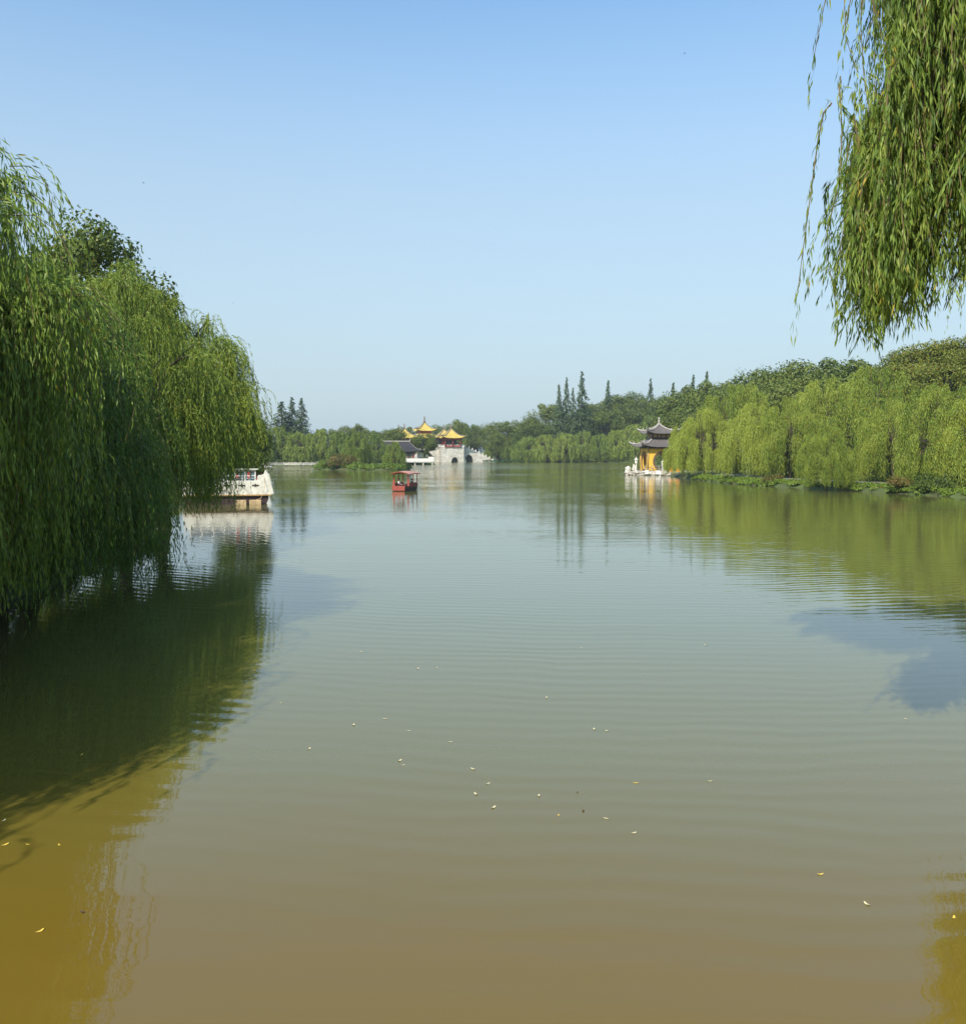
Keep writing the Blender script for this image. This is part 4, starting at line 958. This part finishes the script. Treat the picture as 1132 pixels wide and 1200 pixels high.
for x in (-2.2, -1.4, -.5, .4, 1.1):
    mb = MB(); mb.box(x, x + .5, -.75, .75, 1.5, 1.62); mb.box(x, x + .1, -.75, .75, 1.62, 2.35); mb.build('seat', M['red_cloth'], CB, bevel=.02)
# white railing at left under willows
lr = balustrade(None, [(-29, 84), (-25.8, 72), (-23.5, 64)], .8, M['white_paint'], 1.0, 'white_railing', 1.4); tag(lr, 'white balustrade on the shore under the left willows', 'railing')

# ------------------------------------------------------------------ floating leaves
def leaf_mesh(mat, L_=.1, W=.018, curl=.012):
    bm = bmesh.new(); n = 6; a = []
    for i in range(n + 1):
        t = i / n; w = W * math.sin(math.pi * min(1, t * .92 + .04)) ** .8; y = (t - .5) * L_; z = .006 + curl * (2 * t - 1) ** 2
        x = .1 * L_ * math.sin(t * 2.6)
        a.append([bm.verts.new((x - w, y, z)), bm.verts.new((x, y, z - .003)), bm.verts.new((x + w, y, z))])
    for r0, r1 in zip(a, a[1:]): bm.faces.new((r0[0], r0[1], r1[1], r1[0])); bm.faces.new((r0[1], r0[2], r1[2], r1[1]))
    me = bpy.data.meshes.new('fallen_leaf'); bm.to_mesh(me); bm.free(); me.materials.append(mat); return me
LM = {'y': leaf_mesh(M['leaf_yellow']), 'p': leaf_mesh(M['leaf_pale']), 'b': leaf_mesh(M['leaf_brown'], .07)}
fl = [(4, 962, 'p'), (6, 991, 'y'), (33, 990, 'y'), (69, 991, 'y'), (46, 1092, 'y'), (96, 1070, 'b'), (95, 885, 'y'), (298, 786, 'y'), (329, 824, 'p'), (362, 878, 'p'), (415, 850, 'p'), (469, 892, 'p'), (472, 897, 'p'), (479, 857, 'p'), (451, 843, 'p'),
      (528, 870, 'p'), (554, 902, 'p'), (572, 919, 'p'), (558, 931, 'p'), (579, 947, 'p'), (632, 933, 'p'), (655, 956, 'y'), (677, 929, 'b'), (683, 951, 'b'), (710, 960, 'p'), (745, 918, 'y'), (743, 977, 'p'), (697, 855, 'p'), (711, 857, 'p'), (832, 916, 'p'),
      (961, 1025, 'y'), (1016, 1060, 'p'), (1117, 1076, 'y'), (1062, 843, 'p'), (641, 818, 'p'), (512, 783, 'p'), (490, 784, 'p'), (424, 764, 'p'), (404, 668, 'p'), (827, 756, 'p'), (681, 759, 'p')]
kn = {'y': 'yellow', 'p': 'pale', 'b': 'dark brown'}
near = [(4, 'at the left frame edge'), (69, 'near the left frame edge'), (300, 'by the left reflection'), (566, 'left of centre'), (800, 'right of centre'), (1133, 'near the right frame edge')]
def depth_word(v): return 'far out' if v < 800 else 'midway out' if v < 880 else 'on nearer water' if v < 960 else 'on nearest water'
seen = {}
for u, v, k in fl:
    p_ = ground_pt(u, v); o = bpy.data.objects.new('fallen_leaf', LM[k]); COL.objects.link(o); o.location = p_; o.rotation_euler = (0, 0, random.uniform(0, 6.3))
    s = random.uniform(.55, 1.0); o.scale = (s, s, s)
    pos = next(w for x_, w in near if u <= x_); key = '%s floating leaf %s %s' % (kn[k], depth_word(v), pos)
    seen.setdefault(key, []).append((u, v, o))
for key, lst in seen.items():
    lst.sort(key=lambda q: q[0])
    for i, (u, v, o) in enumerate(lst): tag(o, key if len(lst) == 1 else key + ', %s from the left there' % ordn[i], 'leaf', 'willow leaves floating on the lake')
# birds
def bird(u, v, Y, s, label):
    b_ = MB(); b_.tube([(-.16 * s, 0, 0), (-.08 * s, 0, .005), (.02 * s, 0, 0), (.12 * s, 0, .01), (.16 * s, 0, .01)], [.006 * s, .02 * s, .035 * s, .025 * s, .004 * s], 6)
    for sg in (-1, 1):
        vs = [b_.bm.verts.new(p) for p in ((.06 * s, 0, .02 * s), (.07 * s, sg * .12 * s, .06 * s), (-.03 * s, sg * .3 * s, .03 * s), (-.01 * s, sg * .11 * s, .05 * s), (-.04 * s, 0, .015 * s))]
        b_.face(vs)
    o = b_.build('bird', M['bird'], None, loc=at(u, v, Y), rz=random.uniform(0, 3)); tag(o, label, 'bird', 'tiny birds in the sky')
bird(802, 62, 70, .5, 'tiny bird high in the sky left of the hanging willow'); bird(620, 318, 70, .45, 'tiny bird in the middle of the sky'); bird(168, 214, 60, .4, 'tiny bird above the left-bank dark tree'); bird(273, 355, 60, .35, 'tiny bird just above the right end of the left willows')

# ------------------------------------------------------------------ haze
hm = bpy.data.materials.new('haze'); hm.use_nodes = True; nt = hm.node_tree
for n in list(nt.nodes): nt.nodes.remove(n)
out = nt.nodes.new('ShaderNodeOutputMaterial'); pv = nt.nodes.new('ShaderNodeVolumePrincipled')
pv.inputs['Color'].default_value = (.78, .88, 1, 1); pv.inputs['Density'].default_value = .0002; pv.inputs['Anisotropy'].default_value = .3
nt.links.new(pv.outputs[0], out.inputs['Volume'])
hz = MB().box(-4200, 4200, -3200, 4700, -2.6, 60).build('haze', hm); tag(hz, 'pale blue air haze over the whole lake', 'haze', kind='stuff')

# ------------------------------------------------------------------ light
AZ = math.atan2(-.5, -.87); EL = rad(42)
sd = Vector((math.sin(AZ) * math.cos(EL), math.cos(AZ) * math.cos(EL), math.sin(EL)))
sl = bpy.data.lights.new('sun', 'SUN'); sl.energy = 4.2; sl.angle = rad(.55); sl.color = (1, .93, .82)
so = bpy.data.objects.new('sun', sl); COL.objects.link(so); so.rotation_euler = (-sd).to_track_quat('-Z', 'Y').to_euler(); so.location = (0, 0, 80)
W = bpy.data.worlds.new('World'); SC.world = W; W.use_nodes = True; nt = W.node_tree
sky = nt.nodes.new('ShaderNodeTexSky'); sky.sky_type = 'NISHITA'; sky.sun_disc = False; sky.sun_elevation = EL; sky.sun_rotation = AZ % (2 * math.pi)
sky.altitude = 0; sky.air_density = 1.0; sky.dust_density = 1.0; sky.ozone_density = 2.0
bg = nt.nodes['Background']
tc = nt.nodes.new('ShaderNodeTexCoord'); sx = nt.nodes.new('ShaderNodeSeparateXYZ'); nt.links.new(tc.outputs['Generated'], sx.inputs[0])
f = ramp(nt, sx.outputs[2], [(0, (.95,) * 3), (.08, (.85,) * 3), (.25, (.62,) * 3), (.44, (0, 0, 0))])
tint = nt.nodes.new('ShaderNodeMix'); tint.data_type = 'RGBA'; tint.blend_type = 'MULTIPLY'; tint.inputs[0].default_value = 1; nt.links.new(sky.outputs[0], tint.inputs[6]); tint.inputs[7].default_value = (.94, 1.12, 1.12, 1)
mx = nt.nodes.new('ShaderNodeMix'); mx.data_type = 'RGBA'; nt.links.new(f, mx.inputs[0]); nt.links.new(tint.outputs[2], mx.inputs[6]); mx.inputs[7].default_value = (2.55, 3.05, 3.4, 1)
nt.links.new(mx.outputs[2], bg.inputs[0]); bg.inputs[1].default_value = .15
SC.view_settings.view_transform = 'Standard'; SC.view_settings.look = 'None'; SC.view_settings.exposure = .5; SC.view_settings.gamma = 1
SC.render.engine = 'CYCLES'; SC.cycles.use_denoising = True; SC.cycles.max_bounces = 6; SC.cycles.diffuse_bounces = 3; SC.cycles.glossy_bounces = 3
SC.cycles.transmission_bounces = 3; SC.cycles.volume_bounces = 1; SC.cycles.transparent_max_bounces = 4; SC.cycles.caustics_reflective = False; SC.cycles.caustics_refractive = False
